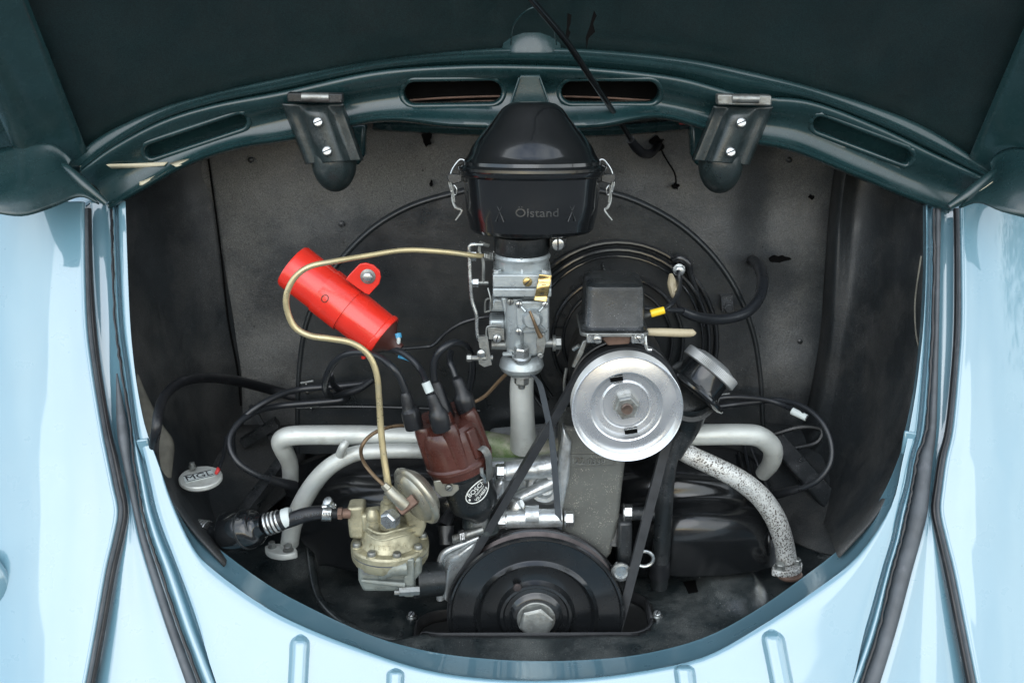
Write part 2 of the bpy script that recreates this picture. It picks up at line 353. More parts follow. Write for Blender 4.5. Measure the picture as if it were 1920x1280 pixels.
# opening edge curves
EO = [(236, 379), (236, 382), (240, 500), (245, 610), (254, 700), (266, 770), (278, 815), (300, 875), (322, 940), (361, 1024), (403, 1070), (500, 1139), (590, 1183), (686, 1220), (770, 1248), (858, 1266), (973, 1275), (1088, 1272),
      (1202, 1258), (1317, 1232), (1415, 1180), (1527, 1107), (1609, 1041), (1671, 947), (1692, 863), (1703, 812), (1716, 740), (1724, 680), (1731, 610), (1737, 500), (1736, 395), (1736, 379)]
EI = [(232, 379), (232, 382), (236, 500), (241, 610), (250, 700), (262, 770), (273, 815), (293, 870), (316, 923), (360, 983), (405, 1024), (500, 1094), (590, 1143), (686, 1187), (770, 1213), (858, 1229), (973, 1238), (1088, 1237),
      (1202, 1226), (1317, 1196), (1410, 1148), (1500, 1086), (1590, 1014), (1650, 935), (1685, 858), (1696, 812), (1711, 740), (1720, 680), (1727, 610), (1733, 500), (1733, 395), (1733, 379)]
def dcurve(y, side):
    xs = LD if side < 0 else RD
    return interp(list(zip(YS, xs)), y) + (-side) * 7
EG = []
nE = len(EO)
for i, (x, y) in enumerate(EO):
    if x < 400: EG.append((dcurve(min(1310, y + max(0, (y - 900)) * .9), -1), min(1310, y + max(0, y - 900) * .9)))
    elif x > 1530: EG.append((dcurve(min(1310, y + max(0, (y - 900)) * .9), 1), min(1310, y + max(0, y - 900) * .9)))
    else: EG.append((lerp(430, 1575, (x - 403) / (1527 - 403)), 1330))
rows = [[PS(lerp(EG[i][0], EO[i][0], t), lerp(EG[i][1], EO[i][1], t), o) for i in range(nE)] for t, o in ((0, .0), (.3, .001), (.7, .001), (.93, .001), (1, -.001))]
mb = MB(); mb.grid(rows, 4, 2); mb.build('rear_apron', 'paint', body, sharp=60, fixn=False)
# turned-in lip
rows = []
for t in (0, .06, .2, .5, .8, .97, 1, 1.0):
    r = []
    for i in range(nE):
        y = EI[i][1]; dp = lerp(.010, .052, sstep(780, 1080, y))
        o = -.001 - dp * (t ** .85)
        r.append(PS(lerp(EO[i][0], EI[i][0], min(t, 1)), lerp(EO[i][1], EI[i][1], min(t, 1)), o))
    rows.append(r)
rows[-1] = [q + Vector((0, .002, -.006)) for q in rows[-2]]
mb = MB(); mb.grid(rows, 4, 2); mb.build('apron_lip', 'paint', body, sharp=60)
# step notches where lip pieces join
for x, y, sx in ((268, 826, 1), (1706, 812, -1)):
    mb = MB(); mb.prism([(x - 14 * sx, y), (x + 9 * sx, y - 4), (x + 16 * sx, y + 40), (x + 2 * sx, y + 44)], PS(x, y, .004).y, .004); mb.build('lip_overlap', 'paint', body, bevel=.0015)
# embossed ribs on the apron
def rib(x0, y0, x1, y1, w_):
    mb = MB(); rows = []
    for t in (-.03, 0, .03, .1, .3, .6, 1):
        x, y = lerp(x0, x1, t), lerp(y0, y1, t); k = 0 if t < 0 else sstep(-.03, .08, t); ww = w_ * math.sqrt(max(.03, sstep(-.04, .09, t)))
        rows.append([PS(x + ww * a, y, .0012 + o * k) for a, o in ((-1.25, -.001), (-1, .001), (-.8, .005), (-.45, .0068), (0, .007), (.45, .0068), (.8, .005), (1, .001), (1.25, -.001))])
    mb.grid(rows, 4, 5); mb.build('apron_rib', 'paint', body, sharp=60)
rib(563, 1192, 556, 1330, 17); rib(742, 1254, 738, 1340, 15); rib(1282, 1246, 1294, 1340, 18); rib(1447, 1183, 1476, 1330, 20)
mb = MB(); mb.sphere(PS(-34, 1108, .0), .030, 32, (1, .5, 1.5)); mb.build('lamp_bulge', 'paint', body)
# paint chips on the lip
for x, y, r_ in ((1472, 1118, 7), (1442, 1132, 3), (1602, 1010, 3), (640, 1190, 2.5), (1120, 1243, 3)):
    mb = MB(); q = PS(x, y, -.0185 if y > 1000 else -.01); kk = K(x, y, 0)
    pts = [PS(x + r_ * (1 + .4 * math.sin(a * 3)) * math.cos(a), y + r_ * .6 * math.sin(a), -.012) for a in [j * .7 for j in range(9)]]
    # (small chips sit just above the turned lip)
    del mb
# firewall and side boards
mb = MB(); N1, N2 = 90, 50; vs = []; fs = []
for i in range(N1 + 1):
    for j in range(N2 + 1):
        X = lerp(-.46, .46, i / N1); Z = lerp(-.40, .235, j / N2)
        b_ = noise.noise(Vector((X * 7, 1.3, Z * 7))) * .008 + noise.noise(Vector((X * 22, 5, Z * 22))) * .0022
        if X > .26: b_ += sstep(.26, .32, X) * .02 * (1 + noise.noise(Vector((0, 2, Z * 9))))
        vs.append(Vector((X, .30 + b_, Z)))
for i in range(N1):
    for j in range(N2):
        a = i * (N2 + 1) + j; fs.append((a, a + N2 + 1, a + N2 + 2, a + 1))
mb.add(vs, fs); mb.build('firewall_board', 'tar_grey', body, sharp=60, solid=.004, soff=1)
def wob(v, s=.005): return v + Vector((noise.noise(v * 11) * s, noise.noise(v * 11 + Vector((3, 3, 3))) * s, 0))
LE = [(225, 270), (230, 382), (238, 610), (256, 760), (291, 868), (345, 970), (420, 1060)]
LFW = [(383, 240), (400, 382), (425, 560), (450, 700), (462, 800), (480, 900), (500, 960)]
rows = []
for t in (0, .2, .45, .7, .9, 1.0, 1.0):
    rows.append([wob(PS(a[0] - 2, a[1], -.022).lerp(P(b[0], b[1], .295), t) + Vector((-.015 * math.sin(t * 3.14), .03 * math.sin(t * 3.14), 0))) for a, b in zip(LE, LFW)])
rows[-1] = [q + Vector((.004, .012, 0)) for q in rows[-2]]
mb = MB(); mb.grid(rows, 5, 4); mb.build('side_board', 'tar', body, sharp=60, solid=.003)
RE = [(1738, 270), (1736, 382), (1729, 610), (1712, 740), (1688, 868), (1640, 960), (1570, 1040)]
RFW = [(1592, 240), (1572, 382), (1556, 520), (1552, 640), (1528, 760), (1500, 880), (1490, 960)]
rows = []
for t in (0, .25, .5, .75, .9, 1.0, 1.0):
    rows.append([wob(PS(a[0] + 2, a[1], -.022).lerp(P(b[0], b[1], .262), t) + Vector((.012 * math.sin(t * 3.14), .035 * math.sin(t * 3.14) - .012 * sstep(.7, 1, t), 0))) for a, b in zip(RE, RFW)])
rows[-1] = [q + Vector((-.003, .03, 0)) for q in rows[-2]]
mb = MB(); mb.grid(rows, 5, 4, flip=True); mb.build('side_board', 'tar', body, sharp=60, solid=.003)
# curled fibre flap at the lower left edge and thin one on the right
mb = MB(); a = [(250, 680), (268, 730), (295, 790), (318, 832), (312, 900), (322, 950)]; b = [(256, 690), (276, 740), (305, 795), (327, 832), (322, 900), (330, 955)]; c = [(252, 720), (262, 760), (280, 820), (296, 850), (298, 905), (318, 955)]
mb.grid([[PS(x - 8, y, -.03) for x, y in c], [PS(x, y, -.04) for x, y in a], [PS(x, y, -.055) for x, y in b]], 5, 4); mb.build('board_flap', 'fibre', body, solid=.0025)
mb = MB(); mb.tube([(1727, 480, .10), (1716, 560, .1), (1717, 620, .09), (1725, 660, .08)], 1.6); mb.build('board_edge', 'fibre', body)
# holes and a tear in the firewall board
def blot(px, py, rx, ry, Yd=.296, seed=0, mat='void', name='board_hole'):
    mb = MB(); n = 20; c = P(px, py, Yd); kk = K(px, py, Yd)
    o1 = [c + Vector((math.cos(2 * math.pi * i / n) * rx * kk * (1 + .8 * noise.noise(Vector((1.3 * math.cos(i * .314), seed + .37, 1.3 * math.sin(i * .314))))), 0, math.sin(2 * math.pi * i / n) * ry * kk * (1 + .8 * noise.noise(Vector((1.3 * math.cos(i * .314), seed + 5.37, 1.3 * math.sin(i * .314))))))) for i in range(n)]
    mb.ring_skin([[q + Vector((0, .006, 0)) for q in o1], o1]); mb.build(name, mat, body)
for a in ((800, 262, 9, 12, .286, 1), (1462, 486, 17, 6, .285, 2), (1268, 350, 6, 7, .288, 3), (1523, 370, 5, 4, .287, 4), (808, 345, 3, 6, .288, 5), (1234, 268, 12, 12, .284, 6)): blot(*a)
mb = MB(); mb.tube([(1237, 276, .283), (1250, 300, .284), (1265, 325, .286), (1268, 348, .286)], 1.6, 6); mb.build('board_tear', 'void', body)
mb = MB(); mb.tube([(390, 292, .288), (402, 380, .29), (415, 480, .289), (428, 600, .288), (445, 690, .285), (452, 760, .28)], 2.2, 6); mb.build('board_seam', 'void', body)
# roof of the bay behind the lid hinge
mb = MB(); XS = [-.62, -.45, -.3, -.15, 0, .15, .3, .45, .62]
mb.grid([[Vector((x, .20, .262 - .75 * x * x)) for x in XS], [Vector((x, .42, .33 - .6 * x * x)) for x in XS], [Vector((x, .9, .50 - .5 * x * x)) for x in XS]], 3, 3); mb.build('rear_deck', 'paint', body, solid=.002)
# rail along the top of the firewall
mb = MB(); mb.grid([[P(x, y, .262) for x, y in ((700, 226), (850, 234), (1000, 238), (1150, 236), (1292, 224))], [P(x, y + 14, .262) for x, y in ((700, 226), (850, 234), (1000, 238), (1150, 236), (1292, 224))], [P(x, y + 16, .29) for x, y in ((700, 226), (850, 234), (1000, 238), (1150, 236), (1292, 224))]], 4, 2)
mb.build('drip_rail', 'paint_shaded', body, solid=.002)
mb = MB(); mb.prism([(1274, 225), (1291, 225), (1291, 234), (1274, 234)], .256, .004); mb.build('tape_scrap', 'redtag', body, bevel=.0005)
# light blue body patches behind the hinges
for a in ([(636, 236), (686, 232), (684, 290), (672, 312), (650, 305)], [(1294, 232), (1340, 236), (1336, 308), (1305, 312), (1296, 290)]):
    mb = MB(); mb.prism(a, .215, .02); mb.build('hinge_pillar', 'paint_shaded' if a[0][0] > 1000 else 'paint_shaded', body, bevel=.004)

# side shelves / frame rails below the boards
mb = MB(); mb.grid([[P(x, y, Y) for x, y, Y in ((250, 790, .20), (360, 795, .27), (470, 800, .29), (580, 800, .29))],
                    [P(x, y, Y) for x, y, Y in ((290, 900, .10), (380, 905, .15), (480, 900, .19), (560, 900, .2))],
                    [P(x, y, Y) for x, y, Y in ((330, 1010, -.02), (400, 1020, .03), (450, 1010, .07), (500, 960, .13))]], 5, 5); mb.build('luggage_shelf', 'tar', body, solid=.003)
mb = MB(); mb.tube([(575, 800, .21), (520, 880, .16), (450, 970, .09), (400, 1020, .05)], [13, 15, 17, 19], 4, 4); mb.build('frame_rail', 'satin', body)
mb = MB(); mb.tube([(455, 830, .24), (520, 790, .24)], 12, 4, 2); mb.tube([(470, 760, .27), (540, 870, .22)], 6, 4, 2); mb.build('shelf_bracket', 'satin', body)
mb = MB(); mb.grid([[P(x, y, Y) for x, y, Y in ((1400, 790, .29), (1500, 800, .29), (1600, 790, .27), (1740, 780, .18))],
                    [P(x, y, Y) for x, y, Y in ((1430, 900, .22), (1520, 900, .2), (1610, 890, .15), (1720, 880, .08))],
                    [P(x, y, Y) for x, y, Y in ((1470, 1010, .12), (1550, 1040, .06), (1610, 1040, .03), (1680, 1010, -.01))]], 5, 5); mb.build('side_shelf', 'tar', body, solid=.003)
mb = MB(); mb.band([P(1450, 820, .235), P(1530, 910, .17), P(1620, 1015, .08)], Vector((.011, 0, .004)), Vector((0, -.003, .003)), 4); mb.build('frame_rail', 'satin', body, bevel=.0015)
mb = MB(); mb.tube([(1445, 815, .25), (1500, 800, .25), (1540, 805, .24), (1530, 830, .235), (1480, 842, .23)], 5, 8); mb.build('shelf_bracket', 'satin', body)

for x, y, Yd in ((470, 300, .288), (640, 420, .290), (1480, 300, .288), (1500, 640, .285), (420, 640, .288)):
    mb = MB(); mb.lathe(P(x, y, Yd), YN, [(0, .0035), (.001, .0034), (.0018, .002), (.002, 0)], 14); mb.build('board_rivet', 'satin', body)
# ================================================================== ENGINE LID
lid = thing('engine_lid', 'open engine lid seen from below with teal inner frame coloured dark as in shade and slotted hinge beam', 'car lid', P(985, 160, .17))
LA = [(118, 312), (200, 252), (300, 206), (400, 177), (530, 148), (700, 117), (850, 99), (985, 91), (1120, 96), (1280, 112), (1400, 135), (1520, 165), (1650, 206), (1750, 250), (1862, 322)]
LBx = [(150, 318), (210, 272), (300, 221), (400, 188), (530, 160), (700, 125), (850, 109), (985, 105), (1120, 109), (1280, 126), (1400, 151), (1520, 180), (1650, 228), (1750, 275), (1852, 330)]
LC = [(152, 322), (212, 278), (303, 230), (402, 199), (532, 174), (700, 138), (850, 126), (985, 125), (1120, 131), (1270, 148), (1398, 181), (1518, 193), (1645, 240), (1745, 288), (1845, 335)]
LCb = [(154, 330), (216, 290), (306, 243), (404, 212), (534, 190), (700, 155), (850, 138), (985, 137), (1120, 141), (1262, 162), (1396, 196), (1516, 207), (1640, 254), (1740, 300), (1840, 340)]
LM = [(180, 350), (235, 318), (320, 280), (425, 245), (545, 215), (705, 182), (850, 168), (985, 168), (1120, 170), (1255, 192), (1392, 222), (1505, 240), (1625, 290), (1725, 335), (1815, 362)]
LE2 = [(200, 384), (262, 348), (345, 302), (440, 268), (545, 248), (700, 214), (850, 206), (985, 210), (1120, 207), (1250, 210), (1388, 250), (1490, 270), (1605, 318), (1710, 362), (1784, 389)]
LEf = [(204, 388), (266, 352), (350, 306), (442, 274), (550, 256), (712, 222), (850, 232), (985, 236), (1120, 233), (1242, 217), (1385, 258), (1485, 278), (1600, 324), (1706, 368), (1780, 393)]
prof = [(LA, .158), (LA, .150), (LBx, .146), (LBx, .128), (LC, .140), (LC, .128), (LCb, .133), (LM, .148), (LE2, .143), (LEf, .130), (LEf, .142)]
offs = [(0, 0), (0, 2), (0, -5), (0, 0), (0, -3), (0, 1), (0, 4), (0, 0), (0, 0), (0, 0), (0, 5)]
rows = [[(x + o[0], y + o[1], Y) for x, y in l] for (l, Y), o in zip(prof, offs)]
nu, nv = 22, 5
pr = [crom(r, nu) for r in rows]; cols = [crom([r[i] for r in pr], nv) for i in range(len(pr[0]))]
def cap_in(x, y, c0, c1, r):
    d = Vector((c1[0] - c0[0], c1[1] - c0[1])); q = Vector((x - c0[0], y - c0[1])); t = max(0, min(1, q.dot(d) / d.dot(d))); return (q - d * t).length < r
SLOTS = [((778, 174), (920, 172), 24), ((1072, 172), (1216, 172), 23), ((285, 282), (450, 227), 16), ((1538, 232), (1695, 292), 17)]
mb = MB(); n = len(cols[0]); fs = []
for i in range(len(cols) - 1):
    for k in range(n - 1):
        c = (cols[i][k] + cols[i + 1][k + 1]) / 2
        if any(cap_in(c.x, c.y, a, b, r) for a, b, r in SLOTS): continue
        fs.append((i * n + k, i * n + k + 1, (i + 1) * n + k + 1, (i + 1) * n + k))
mb.add([P(q.x, q.y, q.z) for c in cols for q in c], fs); mb.build('hinge_beam', 'paint_shaded', lid, sharp=60, solid=.0015, soff=1, fixn=True)
def Ybeam(x, y):
    best = min((abs(q.x - x) + abs(q.y - y), q.z) for c in cols[::3] for q in c[20:]); return best[1]
for a, b, r in SLOTS:
    pts = []
    an = math.atan2(b[1] - a[1], b[0] - a[0])
    for k in range(13): t = an + math.pi / 2 + math.pi * k / 12; pts.append((a[0] + r * math.cos(t), a[1] + r * math.sin(t)))
    for k in range(13): t = an - math.pi / 2 + math.pi * k / 12; pts.append((b[0] + r * math.cos(t), b[1] + r * math.sin(t)))
    pts.append(pts[0])
    mb = MB(); w_ = [P(x, y, Ybeam(x, y) - .0005) for x, y in pts]
    mb.grid([[q + Vector((0, .0, 0)) for q in w_]] + [[P(960 + (x - 960), y, Ybeam(x, y)) + (P(x, y, .14) - P((a[0] + b[0]) / 2, (a[1] + b[1]) / 2, .14)) * 0 + Vector((0, dy, 0)) + (P(x, y, .14) - P(max(min(x, b[0]), a[0]), lerp(a[1], b[1], max(0, min(1, (x - a[0]) / (b[0] - a[0])))), .14)).normalized() * g for x, y in pts] for dy, g in ((.0, .004), (-.003, .0025), (-.0035, .0), (-.001, -.002), (.006, -.0022), (.014, -.002))][0:], 1, 3)
    mb.build('slot_flange', 'paint_shaded', lid, sharp=80)
for a, b, r_ in SLOTS[2:]:
    an = math.atan2(b[1] - a[1], b[0] - a[0]); pts = []
    for c_, a0 in ((a, an + math.pi / 2), (b, an - math.pi / 2)):
        for k in range(9): t = a0 + math.pi * k / 8; pts.append((c_[0] + r_ * 1.1 * math.cos(t), c_[1] + r_ * 1.1 * math.sin(t)))
    mb = MB(); w0 = [P(x, y, Ybeam(x, y)) + Vector((0, .019, 0)) for x, y in pts]; mb.ring_skin([[q + Vector((0, .002, 0)) for q in w0], w0]); mb.build('slot_floor', 'paint_shaded', lid)
# dark cavity and louvre edges behind the slots
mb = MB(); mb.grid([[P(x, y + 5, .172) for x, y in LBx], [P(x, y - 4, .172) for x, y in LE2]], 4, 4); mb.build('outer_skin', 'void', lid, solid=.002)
mb = MB()
for dy in (0, 9): mb.tube([(740, 190 + dy, .165), (850, 183 + dy, .165), (985, 180 + dy, .165), (1120, 183 + dy, .165), (1240, 190 + dy, .165)], 2.0, 8)
mb.build('louvre_edge', 'rust', lid)
# central catch bracket
mb = MB(); mb.prism([(975, 141), (1013, 141), (1034, 215), (1030, 236), (955, 236), (952, 215)], .118, .01); mb.build('centre_bracket', 'paint_shaded', lid, bevel=.0015)
mb = MB(); mb.tube([(974, 146, .116), (954, 205, .116)], 2.2, 8, 2); mb.tube([(1012, 146, .116), (1033, 205, .116)], 2.2, 8, 2); mb.build('bracket_flange', 'paint_shaded', lid)
# inner panel of the lid, rising towards the viewer
A = [P(x, y, .160) for x, y in LA]
up = Vector((0, -.56, .83))
mb = MB(); rows = []
for s_, bul in ((-.02, 0), (.0, 0), (.03, .004), (.12, .018), (.25, .03), (.42, .03), (.56, .02)):
    rows.append([q + up * s_ * (1 - .10 * (abs(q.x) / .42) ** 2) + Vector((0, .5, .2)) * bul for q in A])
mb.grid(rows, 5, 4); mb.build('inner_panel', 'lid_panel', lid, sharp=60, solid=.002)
# bulge in the panel above the beam
mb = MB(); mb.lathe(P(997, 92, .150), Vector((0, -.9, .35)), [(-.004, .030), (.002, .0225), (.005, .017), (.006, .008), (.006, 0)], 32); mb.build('lock_recess', 'paint_shaded', lid)
mb = MB(); pts = [(958, 84), (962, 50), (985, 22), (1010, 14), (1028, 30), (1040, 60), (1043, 84)]
mb.tubew([P(x, y, interp([(14, .075), (84, .13)], y)) for x, y in pts], .0008, 6, 5); mb.build('recess_crease', 'paint_shaded', lid)
for q in ([(1064, 25), (1072, 28), (1070, 45), (1066, 55), (1070, 62), (1063, 78), (1060, 70), (1063, 50)], [(1114, 20), (1119, 30), (1112, 45), (1116, 60), (1104, 72), (1100, 92), (1098, 72), (1106, 50)]):
    mb = MB(); mb.prism(q, .062 if q[0][0] < 0 else .070, .002); mb.build('paint_chip', 'void', lid)
# side frames
for sx, xa, ya in ((-1, 118, 312), (1, 1862, 322)):
    q0 = P(xa, ya, .155); mb = MB(); rows = []
    for s_ in (-.035, .03, .1, .2, .35, .56):
        b0 = q0 + up * s_ * .9
        rows.append([b0 + Vector((sx * a, b, c)) for a, b, c in ((-.03, .004, .002), (.002, -.008, -.003), (.020, -.022, -.006), (.034, -.018, -.002), (.040, -.01, .002), (.07, -.02, .002), (.10, -.012, .008))])
    mb.grid(rows, 4, 4, flip=(sx > 0)); mb.build('side_frame', 'paint_shaded', lid, sharp=60, solid=.0015)
# corner ears and the rolled beam ends
ears = [[[(-30, 285, .11), (36, 275, .115), (91, 270, .12), (119, 285, .125), (135, 300, .125)], [(-30, 352, .06), (36, 321, .085), (91, 297, .11), (119, 306, .118), (128, 318, .118)], [(-30, 378, .035), (40, 365, .05), (95, 345, .075), (130, 335, .095), (150, 348, .10)], [(-30, 396, .03), (40, 406, .035), (98, 390, .06), (150, 370, .085), (185, 384, .09)]],
        [[(1950, 280, .11), (1920, 280, .115), (1895, 280, .12), (1870, 290, .125), (1856, 305, .125)], [(1950, 310, .06), (1920, 311, .075), (1895, 313, .09), (1870, 320, .11), (1858, 326, .118)], [(1950, 360, .04), (1915, 352, .055), (1880, 350, .07), (1850, 350, .09), (1835, 352, .10)], [(1950, 418, .035), (1918, 408, .04), (1877, 397, .05), (1835, 381, .07), (1800, 391, .085)]]]
for k, e in enumerate(ears):
    mb = MB(); mb.grid([[P(*q) for q in r] for r in e], 5, 5, flip=(k == 1)); mb.build('corner_ear', 'paint_shaded', lid, sharp=60, solid=.002)
mb = MB(); mb.tube([(112, 306, .116), (128, 318, .105), (160, 348, .098), (200, 382, .095)], [4, 8, 10, 6], 12); mb.build('beam_end_roll', 'paint_shaded', lid)
mb = MB(); mb.tube([(1872, 318, .112), (1850, 335, .10), (1815, 365, .095), (1780, 388, .095)], [5, 9, 11, 7], 12); mb.build('beam_end_roll', 'paint_shaded', lid)
# chipped primer streaks
mb = MB(); mb.grid([[P(x, y, Ybeam(x, y) - .0022) for x, y in ((150, 311), (200, 308), (260, 306), (315, 304))], [P(x, y, Ybeam(x, y) - .0022) for x, y in ((152, 319), (205, 316), (262, 314), (308, 311))]], 4, 1); mb.build('primer_streak', 'chip', lid, solid=.0006)
mb = MB(); mb.grid([[P(x, y, Ybeam(x, y) - .002) for x, y in ((318, 307), (335, 302), (360, 297))], [P(x, y, Ybeam(x, y) - .002) for x, y in ((330, 313), (345, 309), (368, 301))]], 4, 1)
mb.grid([[P(x, y, Ybeam(x, y) - .002) for x, y in ((262, 341), (277, 336), (350, 304))], [P(x, y, Ybeam(x, y) - .002) for x, y in ((262, 348), (280, 342), (352, 309))]], 4, 1); mb.build('primer_streak', 'chip', lid, solid=.0006)
mb = MB(); mb.grid([[P(x, y, .086) for x, y in ((1862, 340), (1832, 362), (1803, 386))], [P(x, y, .086) for x, y in ((1862, 344), (1836, 366), (1804, 390))]], 4, 1); mb.build('primer_streak', 'chip', lid, solid=.0006)

# hinges: leaf (part), knuckle, pin, screws
def hinge(pts_top, pts_bot, nose, scr, knuck, lab):
    (xa, ya), (xb, yb) = pts_top; (xc, yc), (xd, yd) = pts_bot
    prof_ = [(0, .014), (.06, .003), (.22, .003), (.34, -.007), (.5, -.010), (.66, -.007), (.78, .003), (.94, .003), (1, .014)]
    rows = []
    for t in (0, .15, .4, .7, .9, 1.0):
        xl, yl, xr, yr = lerp(xa, xc, t), lerp(ya, yc, t), lerp(xb, xd, t), lerp(yb, yd, t)
        amp = sstep(0, .15, t) * .9 + .1
        rows.append([P(lerp(xl, xr, u), lerp(yl, yr, u), .118 + o * amp) for u, o in prof_])
    mb = MB(); mb.grid(rows, 3, 4); h = mb.build('hinge', 'hinge_paint', lid, sharp=50, solid=.002, fixn=True); h['label'] = lab
    cx = (xc + xd) / 2; cy = (yc + yd) / 2
    mb = MB(); mb.lathe(P(nose[0], nose[1] - 32, .135), Vector((0, -1, 0)), [(0, .0235), (.006, .022), (.014, .018), (.020, .011), (.022, .004), (.0225, .0)], 36)
    for i_, q in enumerate(mb.v): q.z = P(nose[0], nose[1] - 32, .135).z + (q.z - P(nose[0], nose[1] - 32, .135).z) * (1.35)
    mb.build('nose', 'hinge_paint', h)
    mb = MB(); (x0, y0, x1, y1) = knuck
    mb.prism([(x0, y0), (x1, y0 + 2), (x1, y1 + 2), (x0, y1)], .102, .012); mb.build('knuckle', 'dull_steel' if x0 > 1000 else 'satin', h, bevel=.0015)
    mb = MB(); xm0, xm1 = lerp(x0, x1, .27), lerp(x0, x1, .76); mb.tubew([P(xm0, y0 + 8, .103), P(xm1, y0 + 9, .103)], .0045, 16, 2); mb.build('pin', 'dull_steel', h)
    for x, y in scr:
        mb = MB(); c = P(x, y, .107); mb.slotted(c, CV(0, 0, 1), .0050, .0045, .4); mb.build('screw', ['steel', 'ink'], h)
hinge(((528, 196), (645, 196)), ((572, 308), (682, 300)), (626, 335), ((597, 230), (614, 284)), (538, 174, 642, 192), 'black pressed hinge at the left, its knuckle painted black')
hinge(((1337, 200), (1450, 202)), ((1296, 300), (1406, 310)), (1352, 338), ((1389, 231), (1369, 286)), (1345, 177, 1447, 197), 'black pressed hinge at the right, its knuckle worn to bare grey metal')

# lid stay rod
st = thing('lid_stay_rod', 'thin black stay rod running from the lid down to the firewall', 'rod', P(1210, 290, .25))
mb = MB(); mb.tube([(985, -14, -.02), (1060, 76, .04), (1110, 150, .09), (1150, 210, .14), (1172, 244, .17), (1184, 264, .19)], [6.5, 6.5, 6, 5.5, 5, 5], 12); mb.build('rod', 'gloss_clean', st)
mb = MB(); mb.tube([(1182, 262, .187), (1192, 276, .20), (1207, 288, .22), (1222, 287, .25), (1234, 272, .28)], [8, 9, 9, 8, 7], 12); mb.build('end_sleeve', 'black_rubber', st)

exec_parts = []
# ================================================================== ENGINE TIN AND COWLINGS
TZ = -.331
tin = thing('engine_tin', 'black dusty sheet metal tray under the engine, cut out round the big pulley', 'metal tray', (0, .1, TZ))
def tinz(X, Y):
    z = TZ + .012
    c = Vector(((X + .175) / .125, (Y - .085) / .105)); d = c.length + .12 * noise.noise(Vector((X * 9, Y * 9, 0)))
    z -= .026 * (1 - sstep(.9, 1.06, d))
    z -= .010 * sstep(-.05, -.09, Y)
    t = Vector(((X - .245) / .03, (Y - .085) / .05)).length
    z += .016 * (1 - sstep(.8, 1.3, t))
    z += noise.noise(Vector((X * 14, Y * 14, 4))) * .0018
    return z
H0, H1 = P(770, 1190, 0).x, P(1228, 1190, 0).x
mb = MB(); NX, NY = 150, 70; vs = []; fs = []
for i in range(NX + 1):
    for j in range(NY + 1):
        X = lerp(-.50, .50, i / NX); Y = lerp(-.082, .30, j / NY); vs.append(Vector((X, Y, tinz(X, Y))))
for i in range(NX):
    for j in range(NY):
        X = lerp(-.50, .50, (i + .5) / NX); Y = lerp(-.082, .30, (j + .5) / NY)
        dx = max(0, max(H0 + .03 - X, X - (H1 - .03))); dy = max(0, max(.020 - Y, Y - .05))
        if math.hypot(dx, dy) < .030: continue
        a = i * (NY + 1) + j; fs.append((a, a + NY + 1, a + NY + 2, a + 1))
mb.add(vs, fs); mb.build('tray', 'tin', tin, sharp=60, solid=.0015)
pts = []
for k in range(41):
    a = 2 * math.pi * k / 40
    cx = H1 - .03 if math.cos(a) > 0 else H0 + .03; cy = .05 if math.sin(a) > 0 else .020
    X, Y = cx + .030 * math.cos(a), cy + .030 * math.sin(a); pts.append(Vector((X, Y, tinz(X, Y))))
mb = MB(); mb.grid([[q + Vector((0, 0, .002)) for q in pts], [q + (Vector(((H0 + H1) / 2, .034, q.z)) - q).normalized() * .003 + Vector((0, 0, .0015)) for q in pts], [q + (Vector(((H0 + H1) / 2, .034, q.z)) - q).normalized() * .004 + Vector((0, 0, -.012)) for q in pts]], 1, 3)
mb.build('cutout_flange', 'tar_strip', tin, solid=.001)
for x, y, r_ in ((772, 1152, 8), (1232, 1150, 9), (1564, 1019, 8), (1312, 1076, 8)):
    c = PZ(x, y, TZ + .012); c.z = tinz(c.x, c.y); c2 = PZ(x, y, c.z + .003); c2.z = tinz(c2.x, c2.y)
    mb = MB(); mb.lathe(c2, ZU, [(0, .0062), (.001, .0062), (.0012, .005)], 20); mb.slotted(c2 + ZU * .001, ZU + Vector((0, -.35, 0)), .0043, .005, 1.1); mb.build('tray_screw', ['steel', 'ink'], tin)
c = PZ(1300, 1096, TZ + .001); mb = MB(); q = [(1281, 1090), (1310, 1086), (1320, 1106), (1291, 1111)]
w_ = [PZ(x, y, tinz(c.x, c.y) + .0012) for x, y in q]
mb.ring_skin([[a - ZU * .0008 for a in w_], [a + ZU * .0002 for a in w_]]); mb.build('square_hole', 'void', tin)

mb = MB(); mb.grid([[Vector((x, y, z)) for x in (-.3, 0, .3)] for y, z in ((-.085, -.36), (-.06, -.43), (.1, -.45), (.3, -.42))], 3, 3); mb.build('added_cutout_backing', 'tar_strip', tin, solid=.002)  # dark sheet added below the tray so the pulley cutout looks dark
mb = MB(); pts = []
for x, y in ((585, 985), (582, 1030), (590, 1070), (612, 1108), (655, 1140), (705, 1158), (752, 1168)):
    q = PZ(x, y, TZ + .012); pts.append(Vector((q.x, q.y, tinz(q.x, q.y) + .003)))
mb.tubew(pts, .0045, 12, 6); mb.build('pressed_step', 'tin', tin)
mb = MB(); pts = []
for x, y in ((1165, 1062), (1230, 1066), (1300, 1078), (1365, 1082), (1385, 1060), (1400, 1036), (1440, 1030), (1458, 1060)):
    q = PZ(x, y, TZ + .012); pts.append(Vector((q.x, q.y, tinz(q.x, q.y) + .002)))
mb.tubew(pts, .003, 10, 6); mb.build('pressed_step', 'tin', tin)
def cowl(name, label, rows, mat='gloss', parts=()):
    o = thing(name, label, 'metal cover', P(*rows[-1][len(rows[-1]) // 2]))
    mb = MB(); mb.grid([[P(*q) for q in r] for r in rows], 6, 6); mb.build('shell', mat, o, sharp=60, solid=.0015)
    return o
